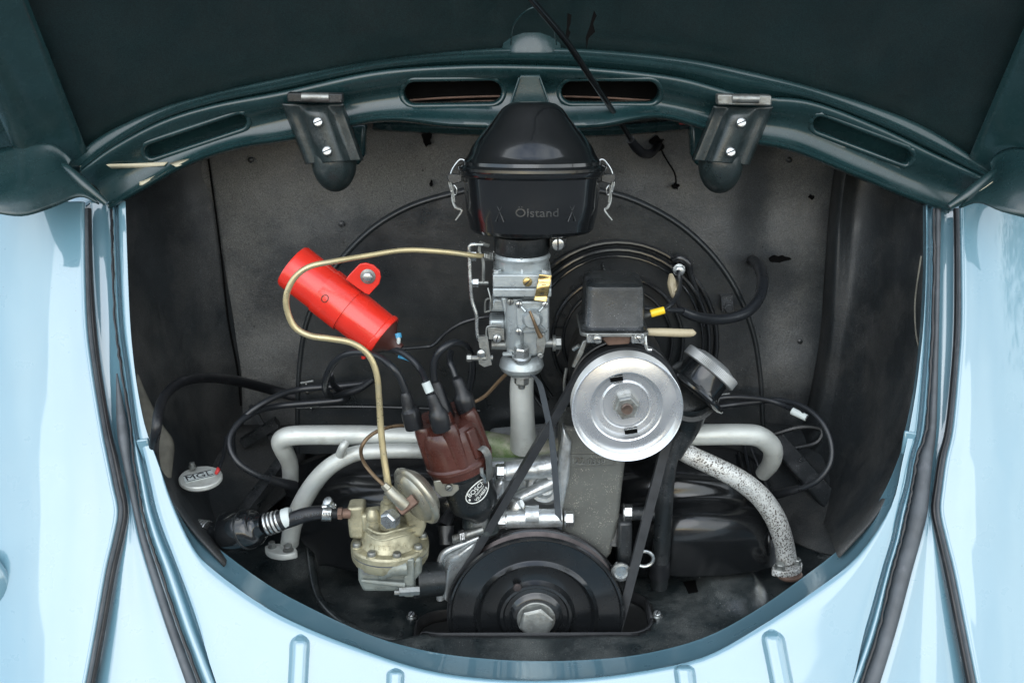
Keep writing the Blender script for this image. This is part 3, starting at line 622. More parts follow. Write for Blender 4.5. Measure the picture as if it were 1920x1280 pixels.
cr = cowl('cylinder_cowl', 'glossy black cylinder cowling at the right under the speckled pipe', [
    [(1150, 838, .17), (1220, 832, .16), (1300, 835, .16), (1380, 845, .165), (1420, 870, .18), (1440, 900, .20)],
    [(1150, 900, .13), (1220, 895, .115), (1300, 895, .11), (1380, 900, .12), (1430, 915, .14), (1448, 930, .17)],
    [(1150, 945, .12), (1220, 940, .105), (1300, 935, .098), (1380, 938, .105), (1436, 945, .125), (1455, 960, .15)],
    [(1150, 975, .10), (1220, 972, .080), (1300, 968, .068), (1380, 970, .078), (1440, 975, .10), (1462, 990, .13)],
    [(1150, 1010, .095), (1220, 1008, .072), (1300, 1008, .060), (1380, 1010, .068), (1440, 1012, .09), (1462, 1020, .12)],
    [(1150, 1050, .095), (1220, 1052, .075), (1300, 1056, .065), (1380, 1052, .072), (1440, 1045, .09), (1462, 1050, .12)],
    [(1150, 1080, .09), (1220, 1078, .08), (1300, 1080, .07), (1380, 1075, .075), (1440, 1065, .09), (1462, 1065, .12)]])
mb = MB(); mb.tube([(1385, 848, .158), (1398, 900, .118), (1412, 930, .110), (1440, 960, .11), (1442, 1010, .085), (1442, 1040, .088)], 3, 8); mb.build('edge_rib', 'gloss', cr)
mb = MB(); mb.tube([(1395, 832, .165), (1402, 870, .14), (1410, 900, .12)], 2.5, 8); mb.tube([(1405, 832, .17), (1425, 880, .15), (1445, 930, .14)], 2.5, 8); mb.build('earth_lead', 'cable', cr)
cl = cowl('cylinder_cowl', 'black cylinder cowling at the left behind the fuel pump', [
    [(520, 905, .20), (560, 870, .19), (620, 850, .18), (700, 848, .165), (780, 850, .15), (860, 855, .14), (940, 850, .14)],
    [(520, 940, .18), (570, 910, .15), (640, 890, .135), (710, 885, .125), (790, 885, .11), (860, 890, .105), (940, 890, .11)],
    [(530, 980, .16), (590, 950, .13), (650, 930, .115), (720, 930, .10), (790, 930, .09), (860, 930, .085), (940, 935, .09)],
    [(560, 1010, .15), (600, 985, .125), (655, 970, .11), (720, 970, .095), (790, 970, .085), (860, 975, .08), (940, 980, .085)],
    [(590, 1035, .14), (610, 1030, .125), (660, 1020, .11), (720, 1020, .10), (790, 1020, .09), (860, 1030, .08), (940, 1040, .085)],
    [(600, 1060, .13), (620, 1060, .12), (660, 1070, .11), (720, 1080, .10), (790, 1090, .09), (860, 1100, .08), (940, 1110, .085)]])

# fan shroud
SY = .165
sh = thing('fan_shroud', 'big black half round cooling fan housing behind the carburettor', 'fan housing', P(990, 800, SY))
SO = [(556, 850), (556, 760), (560, 680), (573, 605), (604, 535), (642, 482), (700, 426), (770, 386), (850, 362), (920, 350), (990, 347), (1060, 350), (1140, 360), (1210, 384), (1280, 425), (1340, 482), (1385, 550), (1414, 625), (1427, 700), (1432, 780), (1436, 850)]
out_ = crom([(x, y, 0) for x, y in SO], 6)
C0 = Vector((990, 760, 0)); rows = []
for s_, Yo in ((0.0, .002), (.4, .001), (.8, .001), (.97, .0005), (.985, 0.0), (.993, -.0018), (1.0, -.0016), (1.008, .001), (1.01, .010), (.97, .014), (.93, .05), (.93, .12)):
    rows.append([P(lerp(C0.x, q.x, s_) if s_ < 1.009 else lerp(C0.x, q.x, 1.0), lerp(max(C0.y, q.y), q.y, s_) if s_ <= 1 else q.y - (1 if s_ > 1.005 else 0), SY + Yo) if s_ < 1.005 and Yo < .012 else P(lerp(C0.x, q.x, s_), lerp(max(C0.y, q.y), q.y, s_), SY) + Vector((0, Yo, 0)) if Yo > .012 else P(q.x + (q.x - 990) * .006, q.y - 3, SY) + Vector((0, Yo, 0)) for q in out_])
mb = MB(); mb.grid(rows, 1, 2); mb.build('housing', 'shroud', sh, sharp=45, fixn=False)
# rings round the fan inlet
gc = (1158, 640)
def arc(cx, cy, r, a0, a1, Y, n=18, ry=None): return [(cx + r * math.cos(R(a)), cy - (ry or r) * math.sin(R(a)), Y) for a in [lerp(a0, a1, k / n) for k in range(n + 1)]]
for r_, w_, Y, mt in ((186, 5, SY - .003, 'gloss'), (172, 4.5, SY - .008, 'gloss_clean'), (160, 2.5, SY - .010, 'gloss_clean'), (122, 4, SY - .006, 'gloss'), (102, 3, SY - .004, 'gloss')):
    mb = MB(); mb.tube(arc(gc[0], gc[1], r_, -40, 220, Y), w_, 10, 2); mb.build('inlet_ring', mt, sh)
mb = MB(); mb.tube([(1262, 488, SY - .008), (1275, 484, SY - .010), (1290, 495, SY - .010), (1295, 515, SY - .008), (1310, 560, SY - .006), (1320, 610, SY - .005)], [6, 7, 7, 6, 5, 5], 12); mb.build('inlet_lug', 'gloss', sh)
mb = MB(); mb.hexn(P(1273, 506, SY - .012), YN, .0058, .006, .0068); mb.build('lug_bolt', 'steel', sh)
mb = MB()
for k in range(9):
    a0 = R(100 + k * 11); mb.band([P(gc[0] + 108 * math.cos(a0), gc[1] - 108 * math.sin(a0), SY - .001), P(gc[0] + 118 * math.cos(a0 + .06), gc[1] - 150 * math.sin(a0 + .06), SY - .002)], Vector((.0012, 0, .0006)), Vector((0, .001, 0)), 2)
mb.build('fan_inlet_marks', 'satin', sh)
# shroud sides, bolt and clip, lower flange
mb = MB(); mb.prism([(1352, 556), (1374, 554), (1376, 584), (1354, 586)], SY - .010, .012); mb.hexn(P(1365, 576, SY - .010), YN, .0055, .006); mb.build('shroud_clip', 'satin', sh, bevel=.001)
mb = MB(); mb.tube([(556, 765, SY - .006), (640, 762, SY - .008), (760, 764, SY - .008), (900, 770, SY - .006)], 3, 8); mb.build('shroud_fold', 'shroud', sh)
for pts in ([(564, 718), (588, 714)], [(566, 733), (590, 731)], [(570, 757), (594, 754)], [(573, 763), (597, 761)], [(1338, 742), (1368, 738)], [(1340, 766), (1372, 763)]):
    mb = MB(); mb.tubew([P(x, y, SY - .016) for x, y in pts], .0012, 6, 2); mb.tubew([P(pts[0][0] + 10, pts[0][1] + 1, SY - .016), P(pts[0][0] + 10, pts[0][1] + 6, SY - .002)], .001, 6, 2); mb.build('wire_clip', 'dull_steel', sh)

# ================================================================== AIR CLEANER
AY = .045; ax_ = 997
ac = thing('air_cleaner', 'glossy black oil bath air cleaner with cone top standing on the carburettor', 'air filter', P(ax_, 450, AY))
def zz(py, Y=AY): return P(ax_, py, Y).z
c0 = P(ax_, 450, AY); kA = K(ax_, 330, AY)
def ap(l): return [(zz(y) - c0.z, r * kA) for y, r in l]
mb = MB(); mb.lathe(c0, ZU, ap([(311, 131), (303, 130), (298, 124), (290, 119), (278, 114), (260, 101), (242, 85), (222, 69), (206, 57), (201, 51), (196, 43), (193, 31), (192, 15), (192, 0)]), 72); mb.build('cone_lid', 'gloss_clean', ac, sharp=25)
mb = MB(); mb.lathe(c0, ZU, ap([(436, 0), (436, 60), (435.5, 104), (433, 112), (427, 118), (412, 121), (400, 124), (380, 126), (350, 128.5), (332, 131), (328, 137), (322, 139), (313, 139), (309, 134), (309, 110)]), 72); mb.build('oil_bowl', 'gloss_clean', ac, sharp=25)
mb = MB(); mb.lathe(c0, ZU, ap([(321, 139.5), (319, 141), (314, 141), (312, 139.5)]), 72, cap=False); mb.build('bowl_rim', 'gloss_clean', ac)
cyl_r = 124.5 * kA
def cylpl(py, ang0=0.):
    z0 = zz(py + 4, AY - .06)
    def f(x, y, z):
        rr = cyl_r - .0002 + z; a = x / cyl_r + ang0; q = Vector((c0.x + rr * math.sin(a), AY - rr * math.cos(a), z0 + y)); return q
    return f
mb = MB(); text_mb(mb, 'Ölstand', .0112, lambda x, y, z, f=cylpl(409, .06): f(x * 1.15, y, z), .0011)
mb.build('lettering', 'satin', ac)
for ang, py in ((-.50, 424), (.60, 424)):
    mb = MB(); f = cylpl(py - 6, ang); mb.tubew([f(-.0042, -.004, .0005), f(0, .005, .0005), f(.0042, -.004, .0005)], .0007, 6, 1)
    f2 = cylpl(398, ang); mb.tubew([f2(-.004, .003, .0005), f2(0, -.004, .0005), f2(.004, .003, .0005)], .0006, 6, 1); mb.build('level_arrow', 'satin', ac)
for ang, t in ((-.45, '4'), (.58, '5')):
    mb = MB(); text_mb(mb, t, .0075, cylpl(390, ang), .001); mb.build('level_mark', 'satin', ac)
for sx, X0 in ((-1, 858), (1, 1136)):
    Y = AY - .004
    def cx(v): return X0 + sx * v
    mb = MB(); mb.tube([(cx(-12), 303, Y), (cx(-4), 302, Y), (cx(4), 310, Y), (cx(12), 324, Y), (cx(16), 345, Y), (cx(12), 362, Y)], 1.8, 8)
    mb.tube([(cx(12), 362, Y - .002), (cx(4), 368, Y - .002), (cx(2), 357, Y - .003), (cx(8), 350, Y - .002), (cx(12), 362, Y - .002)], 1.7, 8); mb.build('clip_wire', 'steel', ac)
    mb = MB(); mb.prism([(cx(-8), 330), (cx(18), 329), (cx(20), 338), (cx(14), 350), (cx(-8), 344)], Y - .003, .006); mb.build('clip_bracket', 'satin', ac, bevel=.0008)
    mb = MB(); mb.tube([(cx(8), 352, Y - .004), (cx(10), 375, Y - .004), (cx(4), 392, Y - .006), (cx(-8) if sx < 0 else cx(-2), 398, Y - .007), (cx(4) if sx < 0 else cx(12), 416, Y - .008)], [2.4, 2.6, 3, 2.8, 1.6], 8, 3)
    mb.tube([(cx(14), 345, Y - .006), (cx(8), 368, Y - .006), (cx(6), 382, Y - .006)], 2, 8, 3); mb.build('clip_lever', 'dull_steel', ac)

ac.rotation_euler.x = R(-6)
# ================================================================== CARBURETTOR
CY = .035; kc = K(978, 560, CY)
cb = thing('carburettor', 'grey cast carburettor under the black air cleaner with bright linkage', 'carburettor', P(978, 700, CY))
def vz(py, Y=CY, x=978): return P(x, py, Y)
def vlathe(mb, px, Y, prof_, seg=40):
    o = P(px, 600, Y); mb.lathe(o, ZU, [(P(px, y, Y).z - o.z, r * K(px, y, Y)) for y, r in prof_][::-1] if prof_[0][0] < prof_[-1][0] else [(P(px, y, Y).z - o.z, r * K(px, y, Y)) for y, r in prof_], seg)
mb = MB(); vlathe(mb, 978, CY, [(438, 47), (440, 52), (468, 52), (473, 49), (475, 40)]); mb.build('intake_collar', 'satin', cb)
mb = MB(); mb.prism([(1030, 446), (1062, 446), (1062, 466), (1030, 466)], CY - .012, .016); mb.build('collar_clamp', 'satin', cb, bevel=.001)
mb = MB(); mb.slotted(P(1046, 457, CY - .012), YN, 12 * kc, .004, 1.6); mb.build('clamp_screw', ['steel', 'ink'], cb)
mb = MB(); vlathe(mb, 978, CY, [(473, 51), (478, 54), (482, 53), (484, 51), (500, 49), (510, 47), (518, 50)])
mb.tubew([P(978, 484, CY - .0262), P(978, 500, CY - .0245), P(979, 514, CY - .026)], .0013, 8, 3); mb.build('throat', 'carb', cb)
def rbox(mb, x0, y0, x1, y1, Y, dep):
    mb.prism([(x0, y0), (x1, y0), (x1, y1), (x0, y1)], Y, dep)
mb = MB(); rbox(mb, 924, 515, 1034, 539, CY - .030, .055); mb.build('top_casting', 'carb', cb, bevel=.0012, segs=2)
mb = MB(); rbox(mb, 924, 541, 1034, 557, CY - .0305, .056); mb.build('float_bowl_rim', 'carb', cb, bevel=.0012, segs=2)
mb = MB(); rbox(mb, 926, 538.5, 1032, 541.5, CY - .0285, .05); mb.build('gasket', 'rubber', cb)
mb = MB(); mb.prism([(938, 557), (1030, 557), (1030, 640), (1005, 668), (950, 664), (948, 600)], CY - .016, .036); mb.build('bowl', 'carb', cb, bevel=.0025, segs=3)
mb = MB(); vlathe(mb, 965, CY - .012, [(556, 19), (640, 19), (650, 16)], 28); mb.build('jet_well', 'carb', cb)
mb = MB(); mb.prism([(925, 560), (958, 560), (962, 585), (915, 585)], CY - .008, .03); mb.prism([(917, 600), (947, 600), (950, 628), (917, 628)], CY - .010, .03); mb.build('side_boss', 'carb', cb, bevel=.0025)
# accelerator pump cover
pc = (998, 597); Yp = CY - .024
mb = MB(); mb.prism([(967, 570), (972, 564), (1022, 564), (1029, 570), (1029, 618), (1023, 625), (980, 625), (968, 612)], Yp, .01); mb.build('pump_cover', 'carb', cb, bevel=.002, segs=3)
mb = MB(); mb.lathe(P(pc[0], pc[1] - 1, Yp + .001), YN, [(0, 20 * kc), (.003, 19 * kc), (.007, 17 * kc), (.009, 14 * kc), (.0095, 0)], 36)
for dx, dy in ((-24, -26), (24, -26), (-24, 24), (24, 22)): mb.tubew([P(pc[0] + dx * .9, pc[1] + dy * .9, Yp - .001), P(pc[0] + dx * .5, pc[1] + dy * .5, Yp - .004)], .0016, 8, 2)
mb.build('pump_dome', 'carb', cb)
for dx, dy in ((-25, -27), (24, -27), (-25, 24)):
    mb = MB(); mb.slotted(P(pc[0] + dx, pc[1] + dy, Yp), YN, 6.5 * kc, .003, random.uniform(0, 3)); mb.build('cover_screw', ['steel', 'ink'], cb)
mb = MB(); mb.tube([(993, 583, Yp - .011), (1000, 600, Yp - .012), (1008, 620, Yp - .010), (1014, 632, Yp - .009)], [2.5, 2.8, 4, 5], 8); mb.build('pump_arm', 'copper', cb)
mb = MB(); mb.prism([(1008, 626), (1020, 625), (1024, 640), (1020, 662), (1012, 668), (1006, 660), (1006, 640)], Yp - .008, .004); mb.slotted(P(1013, 665, Yp - .008), YN, 6 * kc, .004, .5); mb.build('pump_lever', ['dull_steel', 'ink'], cb, bevel=.0008)
# throttle spindle right
mb = MB(); mb.tubew([P(1005, 643, CY - .012), P(1036, 643, CY - .012)], .0045, 14, 2); mb.lathe(P(1036, 643, CY - .012), XR, [(0, .008), (.003, .008), (.0035, .006)], 20); mb.hexn(P(1042, 643, CY - .012), XR, .0065, .006); mb.build('throttle_spindle', 'dull_steel', cb)
# base: nut, flange
mb = MB(); vlathe(mb, 978, CY, [(664, 30), (668, 36), (674, 40), (684, 42), (692, 38), (699, 28), (702, 22)]); mb.build('base_flange', 'carb', cb)
mb = MB(); mb.lathe(P(978, 672, CY - .02), Vector((0, -.25, 1)), [(0, .0095), (.003, .0095), (.004, .008)], 28); mb.hexn(P(978, 668, CY - .021), Vector((0, -.3, 1)), .0078, .012); mb.build('base_nut', 'steel', cb)
mb = MB(); mb.hexn(P(978, 704, CY - .018), Vector((0, -.1, -1)), .0075, .008, .010); mb.lathe(P(978, 714, CY - .018), -ZU, [(0, .0035), (.007, .0035), (.008, .003)], 14); mb.build('stud_nut', 'dull_steel', cb)
mb = MB(); mb.tube([(944, 664, CY - .012), (962, 663, CY - .016)], [4.5, 4.5], 10, 2); mb.build('drain_stub', 'carb', cb)
for x, y in ((932, 512), (1022, 512)):
    mb = MB(); mb.hexn(P(x, y + 3, CY - .018), ZU, .0045, .005, .005); mb.build('casting_screw', 'steel', cb)
mb = MB(); mb.slotted(P(989, 528, CY - .030), YN, 8.5 * kc, .003, .8); mb.build('brass_plug', ['brass_bright', 'ink'], cb)
mb = MB(); mb.slotted(P(957, 565, CY - .02), YN, 6.5 * kc, .003, 1.4); mb.build('jet_screw', ['dull_steel', 'ink'], cb)
# brass tag
mb = MB(); rows = []
for t in (0, .2, .4, .6, .8, 1): rows.append([P(lerp(1011, 1001, t) + 24 * u, lerp(514, 564, t) + 2 * u, CY - .036 + .0016 * math.sin(t * 9 + u) - .002 * t) for u in (0, .5, 1)])
mb.grid(rows, 4, 4); tg = mb.build('brass_tag', 'brass_bright', cb, solid=.0006)
mb = MB()
for i_, ch in enumerate('116'): text_mb(mb, ch, .006, (lambda x, y, z, i_=i_: P(1020 - i_ * 2, 534 + i_ * 8, CY - .0385) + Vector((-y, -z * 1.0, x))), .0006)
mb.build('stamped_digits', 'ink', tg)
# linkage at the left
mb = MB(); mb.tube([(905, 458, CY - .01), (892, 458, CY - .012), (881, 461, CY - .012), (880, 480, CY - .012), (882, 530, CY - .014), (885, 563, CY - .014), (893, 590, CY - .015), (894, 615, CY - .015), (897, 635, CY - .015), (905, 638, CY - .012)], 3.6, 10, 4); mb.build('link_rod', 'steel', cb)
mb = MB(); mb.tube([(900, 455, CY - .008), (899, 472, CY - .008), (906, 490, CY - .009), (906, 530, CY - .009)], 3.4, 8); mb.tube([(900, 455, CY - .01), (916, 460, CY - .006)], 4.2, 8, 2); mb.tube([(890, 530, CY - .010), (915, 530, CY - .008)], 4.5, 8, 2); mb.build('choke_lever', 'dull_steel', cb)
mb = MB(); mb.hexn(P(897, 530, CY - .012), -XR, .0045, .006); mb.hexn(P(893, 480, CY - .010), -XR, .005, .007); mb.build('lever_nut', 'steel', cb)
mb = MB(); pts = []
for k in range(50): a = k * .8; pts.append(P(908 + k * .36, 480, CY - .008) + Vector((0, math.cos(a), math.sin(a))) * .0042)
mb.tubew(pts, .0007, 6, 1); mb.build('choke_spring', 'dull_steel', cb)
mb = MB(); mb.tube([(915, 540, CY - .012), (920, 560, CY - .016), (920, 580, CY - .016)], 1.6, 6); mb.tube([(909, 585, CY - .012), (911, 562, CY - .014), (922, 562, CY - .014), (921, 580, CY - .014), (909, 585, CY - .012)], 2, 6, 3); mb.build('cam_link', 'dull_steel', cb)
mb = MB(); mb.prism([(914, 613), (945, 616), (946, 638), (916, 636)], CY - .020, .004); mb.tube([(912, 636, CY - .020), (912, 618, CY - .020), (918, 611, CY - .020), (940, 611, CY - .018)], 2.2, 6, 3); mb.build('throttle_bracket', 'dull_steel', cb, bevel=.0006)
mb = MB(); mb.slotted(P(932, 633, CY - .022), YN, .0042, .004, 1.3); mb.build('bracket_screw', ['steel', 'ink'], cb)
mb = MB(); mb.prism([(896, 632), (914, 630), (918, 660), (922, 684), (908, 688), (898, 682), (896, 664), (902, 664), (904, 676), (912, 676), (909, 658), (899, 652)], CY - .022, .006)
mb.tubew([P(884, 671, CY - .020), P(924, 670, CY - .018)], .0028, 10, 2); mb.hexn(P(884, 671, CY - .020), -XR, .004, .005); mb.tubew([P(920, 646, CY - .012), P(960, 646, CY - .008)], .0052, 14, 2); mb.build('throttle_lever', 'dull_steel', cb, bevel=.0008)
mb = MB(); mb.lathe(P(902, 662, CY - .024), YN, [(0, .004), (.002, .0038), (.003, .002)], 16); mb.build('lever_pin', 'steel', cb)

# ================================================================== INTAKE MANIFOLD
mf = thing('intake_manifold', 'silver painted intake manifold with vertical riser and curved heat pipes', 'manifold', P(978, 840, .06))
mb = MB(); mb.tube([(980, 700, CY), (978, 730, CY), (980, 790, .045), (982, 835, .065)], [21, 22.5, 23, 26], 28); mb.build('riser', 'manifold', mf)
MY = .085
mb = MB(); mb.tube([(545, 900, MY + .035), (543, 868, MY + .025), (531, 842, MY + .008), (527, 826, MY), (545, 817, MY - .003), (600, 815, MY - .002), (700, 816, MY), (800, 820, MY), (870, 826, MY)], [15, 16, 17.5, 18, 18.5, 18.5, 19, 19.5, 20], 24, 7); mb.build('cross_pipe', 'manifold', mf)
mb = MB(); mb.tube([(860, 828, MY), (900, 830, MY - .002), (960, 842, MY - .006), (1010, 846, MY - .006), (1060, 840, MY), (1110, 830, MY)], [20, 24, 26, 24, 21, 20], 24); mb.build('manifold_centre', 'manifold_green', mf)
mb = MB(); mb.tube([(1100, 822, MY), (1200, 816, MY), (1300, 815, MY - .004), (1390, 814, MY - .004), (1425, 819, MY), (1448, 840, MY + .012), (1446, 866, MY + .026), (1430, 888, MY + .04)], [19, 19.5, 20, 20, 20, 19, 17, 14], 24, 7); mb.build('cross_pipe', 'manifold', mf)
mb = MB(); mb.tube([(860, 852, .07), (780, 845, .068), (700, 846, .066), (660, 852, .066), (620, 873, .068), (590, 904, .072), (565, 945, .078), (549, 985, .084), (543, 1018, .089)], [14, 14, 14.5, 15, 16, 17, 17.5, 17, 17], 24, 7); mb.build('heat_pipe', 'manifold', mf)
mb = MB(); mb.tube([(638, 852, .058), (643, 838, .052), (650, 828, .055)], [9, 8, 7], 12); mb.build('weld_tab', 'manifold', mf)
mb = MB(); mb.tube([(1240, 818, .075), (1285, 848, .066), (1335, 872, .064), (1385, 898, .066), (1425, 930, .070), (1452, 968, .075), (1468, 1010, .080), (1475, 1048, .083)], [17, 18, 18.5, 19.5, 20, 20, 19, 19], 24, 7); hp = mb.build('heat_pipe', 'manifold_spot', mf); hp['label'] = 'heat pipe with flaking black speckles'
def flange(cx, cy, Y, ang, mats, bolts, sc_=1.):
    c = P(cx, cy, Y); mb = MB(); kk = K(cx, cy, Y) * sc_; pts = []
    u = Vector((math.cos(ang), math.sin(ang), 0)); v = Vector((-math.sin(ang), math.cos(ang), 0))
    for a in range(32):
        t = 2 * math.pi * a / 32; rx = 33 * (1 - .12 * abs(math.sin(2 * t))); pts.append(c + (u * math.cos(t) * rx * 1.05 + v * math.sin(t) * 21) * kk)
    mb.ring_skin([[q - ZU * .006 for q in pts], [q for q in pts], [c + (q - c) * .96 + ZU * .001 for q in pts]])
    o = mb.build('pipe_flange', mats, mf, sharp=40, bevel=.0008)
    for s_, r_ in bolts:
        mb = MB(); mb.hexn(c + u * s_ * 21 * kk + ZU * .001, ZU + Vector((0, -.15, 0)), r_ * kk, .006, r_ * 1.15 * kk); mb.build('flange_bolt', 'dull_steel', o)
flange(527, 1030, .075, -.35, 'manifold', ((.75, 9), (-.9, 7)))
flange(1476, 1062, .075, .45, 'manifold_spot', ((-.85, 9), (1.0, 8)))
mb = MB(); c = P(1480, 1068, .072); mb.lathe(c - ZU * .008, ZU, [(0, .013), (.002, .0145), (.004, .0145), (.005, .013)], 24); mb.build('rusty_gasket', 'rust', mf)

# ================================================================== GENERATOR + PULLEY
GX, GY, GYf = 1176, 767, -.012
kg = K(GX, GY, GYf); gcw = P(GX, GY, GYf)
gen = thing('generator', 'dark cylindrical generator with bright silver belt pulley at its front', 'generator', gcw)
mb = MB(); mb.lathe(gcw + Vector((0, .036, 0)), Vector((0, 1, 0)), [(0, .018), (0, .030), (.004, .046), (.012, .050), (.10, .051), (.145, .048), (.15, .03)], 56); mb.build('body', 'gen_body', gen)
mb = MB(); mb.tube([(1062, 690, .05), (1058, 720, .05), (1060, 770, .05)], 3, 8); mb.build('strap_edge', 'dull_steel', gen)
mb = MB(); mb.lathe(gcw + Vector((0, .052, 0)), Vector((0, 1, 0)), [(0, .0525), (.0005, .054), (.020, .054), (.0205, .0525)], 56, cap=False); mb.build('mounting_strap', 'satin', gen)
PR = 105 * kg
# dished front half (lip nearest the viewer, centre further in)
pl = MB()
pl.lathe(gcw, YN, [(-.013, .030), (-.010, PR * .90), (-.001, PR * .985), (.0015, PR * 1.0), (.002, PR * .992), (.0012, PR * .975), (-.0065, PR * .94), (-.008, PR * .925), (-.0078, PR * .90),
                  (-.0066, PR * .80), (-.0058, PR * .66), (-.0064, PR * .635), (-.0105, PR * .60), (-.0132, PR * .56), (-.0136, PR * .48), (-.0116, PR * .43), (-.0116, PR * .41), (-.015, PR * .385), (-.0165, PR * .34), (-.0175, PR * .24), (-.0175, 0)], 96)
pul = pl.build('pulley', 'pulley_face', gen, sharp=28)
mb = MB(); mb.lathe(gcw + Vector((0, .022, 0)), YN, [(-.006, .01), (-.006, PR * .98), (-.004, PR * 1.0), (-.002, PR * .99), (.006, PR * .80), (.006, .01)], 80); mb.build('rear_pulley_half', 'silver_paint', gen, sharp=28)
mb = MB(); mb.hexn(gcw + Vector((0, .017, 0)), YN, 25 * kg, .013, 30 * kg, .2); mb.build('pulley_nut', 'dull_steel', pul, sharp=25)
mb = MB(); mb.lathe(gcw + Vector((0, .006, 0)), YN, [(0, 15 * kg), (.0025, 14.5 * kg), (.0028, 11 * kg)], 30); mb.build('nut_collar', 'steel', pul)
mb = MB(); mb.lathe(gcw + Vector((0, .0045, 0)), YN, [(0, 11 * kg), (.005, 11 * kg), (.006, 9 * kg), (.0058, 0)], 28); mb.build('shaft_end', 'shaft', pul)
for x, y, a in ((1156, 709, .15), (1183, 807, .15)):
    c = P(x, y, GYf + .009); rt = Matrix.Rotation(-a, 3, 'Y')
    mb = MB(); mb.box(c, (12 * kg, .0012, 5.5 * kg), rt); mb.build('pulley_slot', 'void', pul)
    mb = MB(); mb.box(c + Vector((.0, -.0010, .0024)), (12.5 * kg, .0010, .8 * kg), rt); mb.build('slot_lip', 'steel', pul)

# regulator
rg = thing('voltage_regulator', 'black box shaped voltage regulator sitting on top of the generator', 'regulator', P(1150, 630, .03))
RY0, RY1 = -.012, .050
zt, zb = P(1150, 538, RY0).z, P(1150, 618, RY0).z
xl, xr = P(1096, 600, RY0).x, P(1210, 600, RY0).x
mb = MB(); ztop = zt + .001
def rrect(z, ins, n=5, rad=.008):
    pts = []
    for cx_, cy_, a0 in ((xr - ins - rad, RY0 + ins + rad, -90), (xr - ins - rad, RY1 - ins - rad, 0), (xl + ins + rad, RY1 - ins - rad, 90), (xl + ins + rad, RY0 + ins + rad, 180)):
        for k in range(n + 1): a = R(a0 + 90 * k / n); pts.append(Vector((cx_ + rad * math.cos(a), cy_ + rad * math.sin(a), z)))
    return pts
mb.ring_skin([rrect(zb - .002, -.002), rrect(zb, -.003), rrect(zb + .002, -.001), rrect(zb + .004, 0), rrect(ztop - .006, .001), rrect(ztop - .002, .002), rrect(ztop, .005), rrect(ztop + .0008, .009)]); mb.build('cover', 'satin', rg, sharp=35)
mb = MB(); mb.ring_skin([rrect(zb - .006, -.004), rrect(zb - .0025, -.004)]); mb.build('base_plate', 'dull_steel', rg, bevel=.0006)
mb = MB()
for x0, y0, x1, y1 in ((1100, 626, 1128, 643), (1184, 626, 1208, 644)): mb.prism([(x0, y0), (x1, y0), (x1, y1), (x0, y1)], RY0 - .004, .004)
mb.build('terminal_bracket', 'steel', rg, bevel=.0008)
for x, y, a in ((1120, 636, .1), (1196, 635, 2.2)):
    mb = MB(); mb.slotted(P(x, y, RY0 - .0045), YN, 7.5 * kg, .0025, a); mb.build('terminal_screw', ['steel', 'ink'], rg)
mb = MB(); mb.tube([(1210, 628, RY0 + .002), (1211, 645, RY0), (1214, 655, RY0), (1222, 656, RY0)], 3, 8, 3); mb.build('strap_bolt', 'steel', rg)
mb = MB(); mb.prism([(1128, 634), (1140, 629), (1184, 629), (1180, 645), (1140, 648)], RY0 + .006, .02); mb.build('saddle', 'rust', rg, bevel=.001)
mb = MB(); mb.tube([(1205, 622, .0), (1212, 622, -.002), (1250, 623, -.003), (1294, 624, -.003), (1302, 620, -.003)], [6, 7, 8, 7.5, 5], 14, 4); tag(mb.build('sleeved_lead_end', 'tan'), 'tan fabric sleeve sticking out sideways below the regulator', 'sleeve')
mb = MB(); mb.prism([(1093, 640), (1102, 636), (1094, 662), (1078, 690), (1072, 688)], .004, .006); mb.build('saddle_strap', 'dull_steel', rg, bevel=.0008)
mb = MB(); mb.tube([(1075, 655, .01), (1086, 648, .006)], [4, 4], 8, 2); mb.build('strap_screw', 'steel', rg)

# leads round the regulator
wy = thing('regulator_lead', 'thin black lead with yellow crimp connector beside the regulator', 'wire', P(1235, 590, .0))
mb = MB(); mb.tube([(1220, 588, .0), (1246, 581, .0)], [7.5, 7], 14, 2); mb.build('crimp_connector', 'yellow', wy, bevel=.0006)
mb = MB(); mb.tube([(1208, 592, .004), (1222, 588, .0)], [5, 4], 10, 2); mb.build('spade_terminal', 'dull_steel', wy)
mb = MB(); mb.tube([(1244, 581, .0), (1262, 566, .02), (1273, 545, .07), (1274, 520, .13), (1272, 508, .148)], 4.5, 10); mb.build('wire', 'cable', wy)
mb = MB(); mb.tube([(1258, 515, .12), (1260, 532, .11), (1264, 552, .105), (1270, 560, .10)], [4, 9, 7, 4], 10); tag(mb.build('paper_sleeve', 'tan'), 'small tan paper sleeve hanging below the shroud bolt', 'sleeve')
bc = thing('battery_cable', 'thick black cable looping from a hole in the firewall to the regulator', 'cable', P(1425, 550, .2))
mb = MB(); mb.tube([(1278, 583, .05), (1300, 592, .06), (1330, 598, .08), (1365, 597, .10), (1400, 585, .12), (1423, 558, .15), (1430, 525, .19), (1421, 497, .25), (1404, 485, .33)], [8, 9.5, 10, 10, 10.5, 11, 11, 11, 10], 16); mb.build('sheath', 'cable', bc)
mb = MB(); mb.tube([(1206, 577, .02), (1240, 580, .03), (1280, 582, .05)], 4.5, 10); mb.tube([(1276, 522, .13), (1270, 550, .10), (1272, 572, .07), (1282, 583, .05)], 4, 10); mb.build('inner_wire', 'cable', bc)

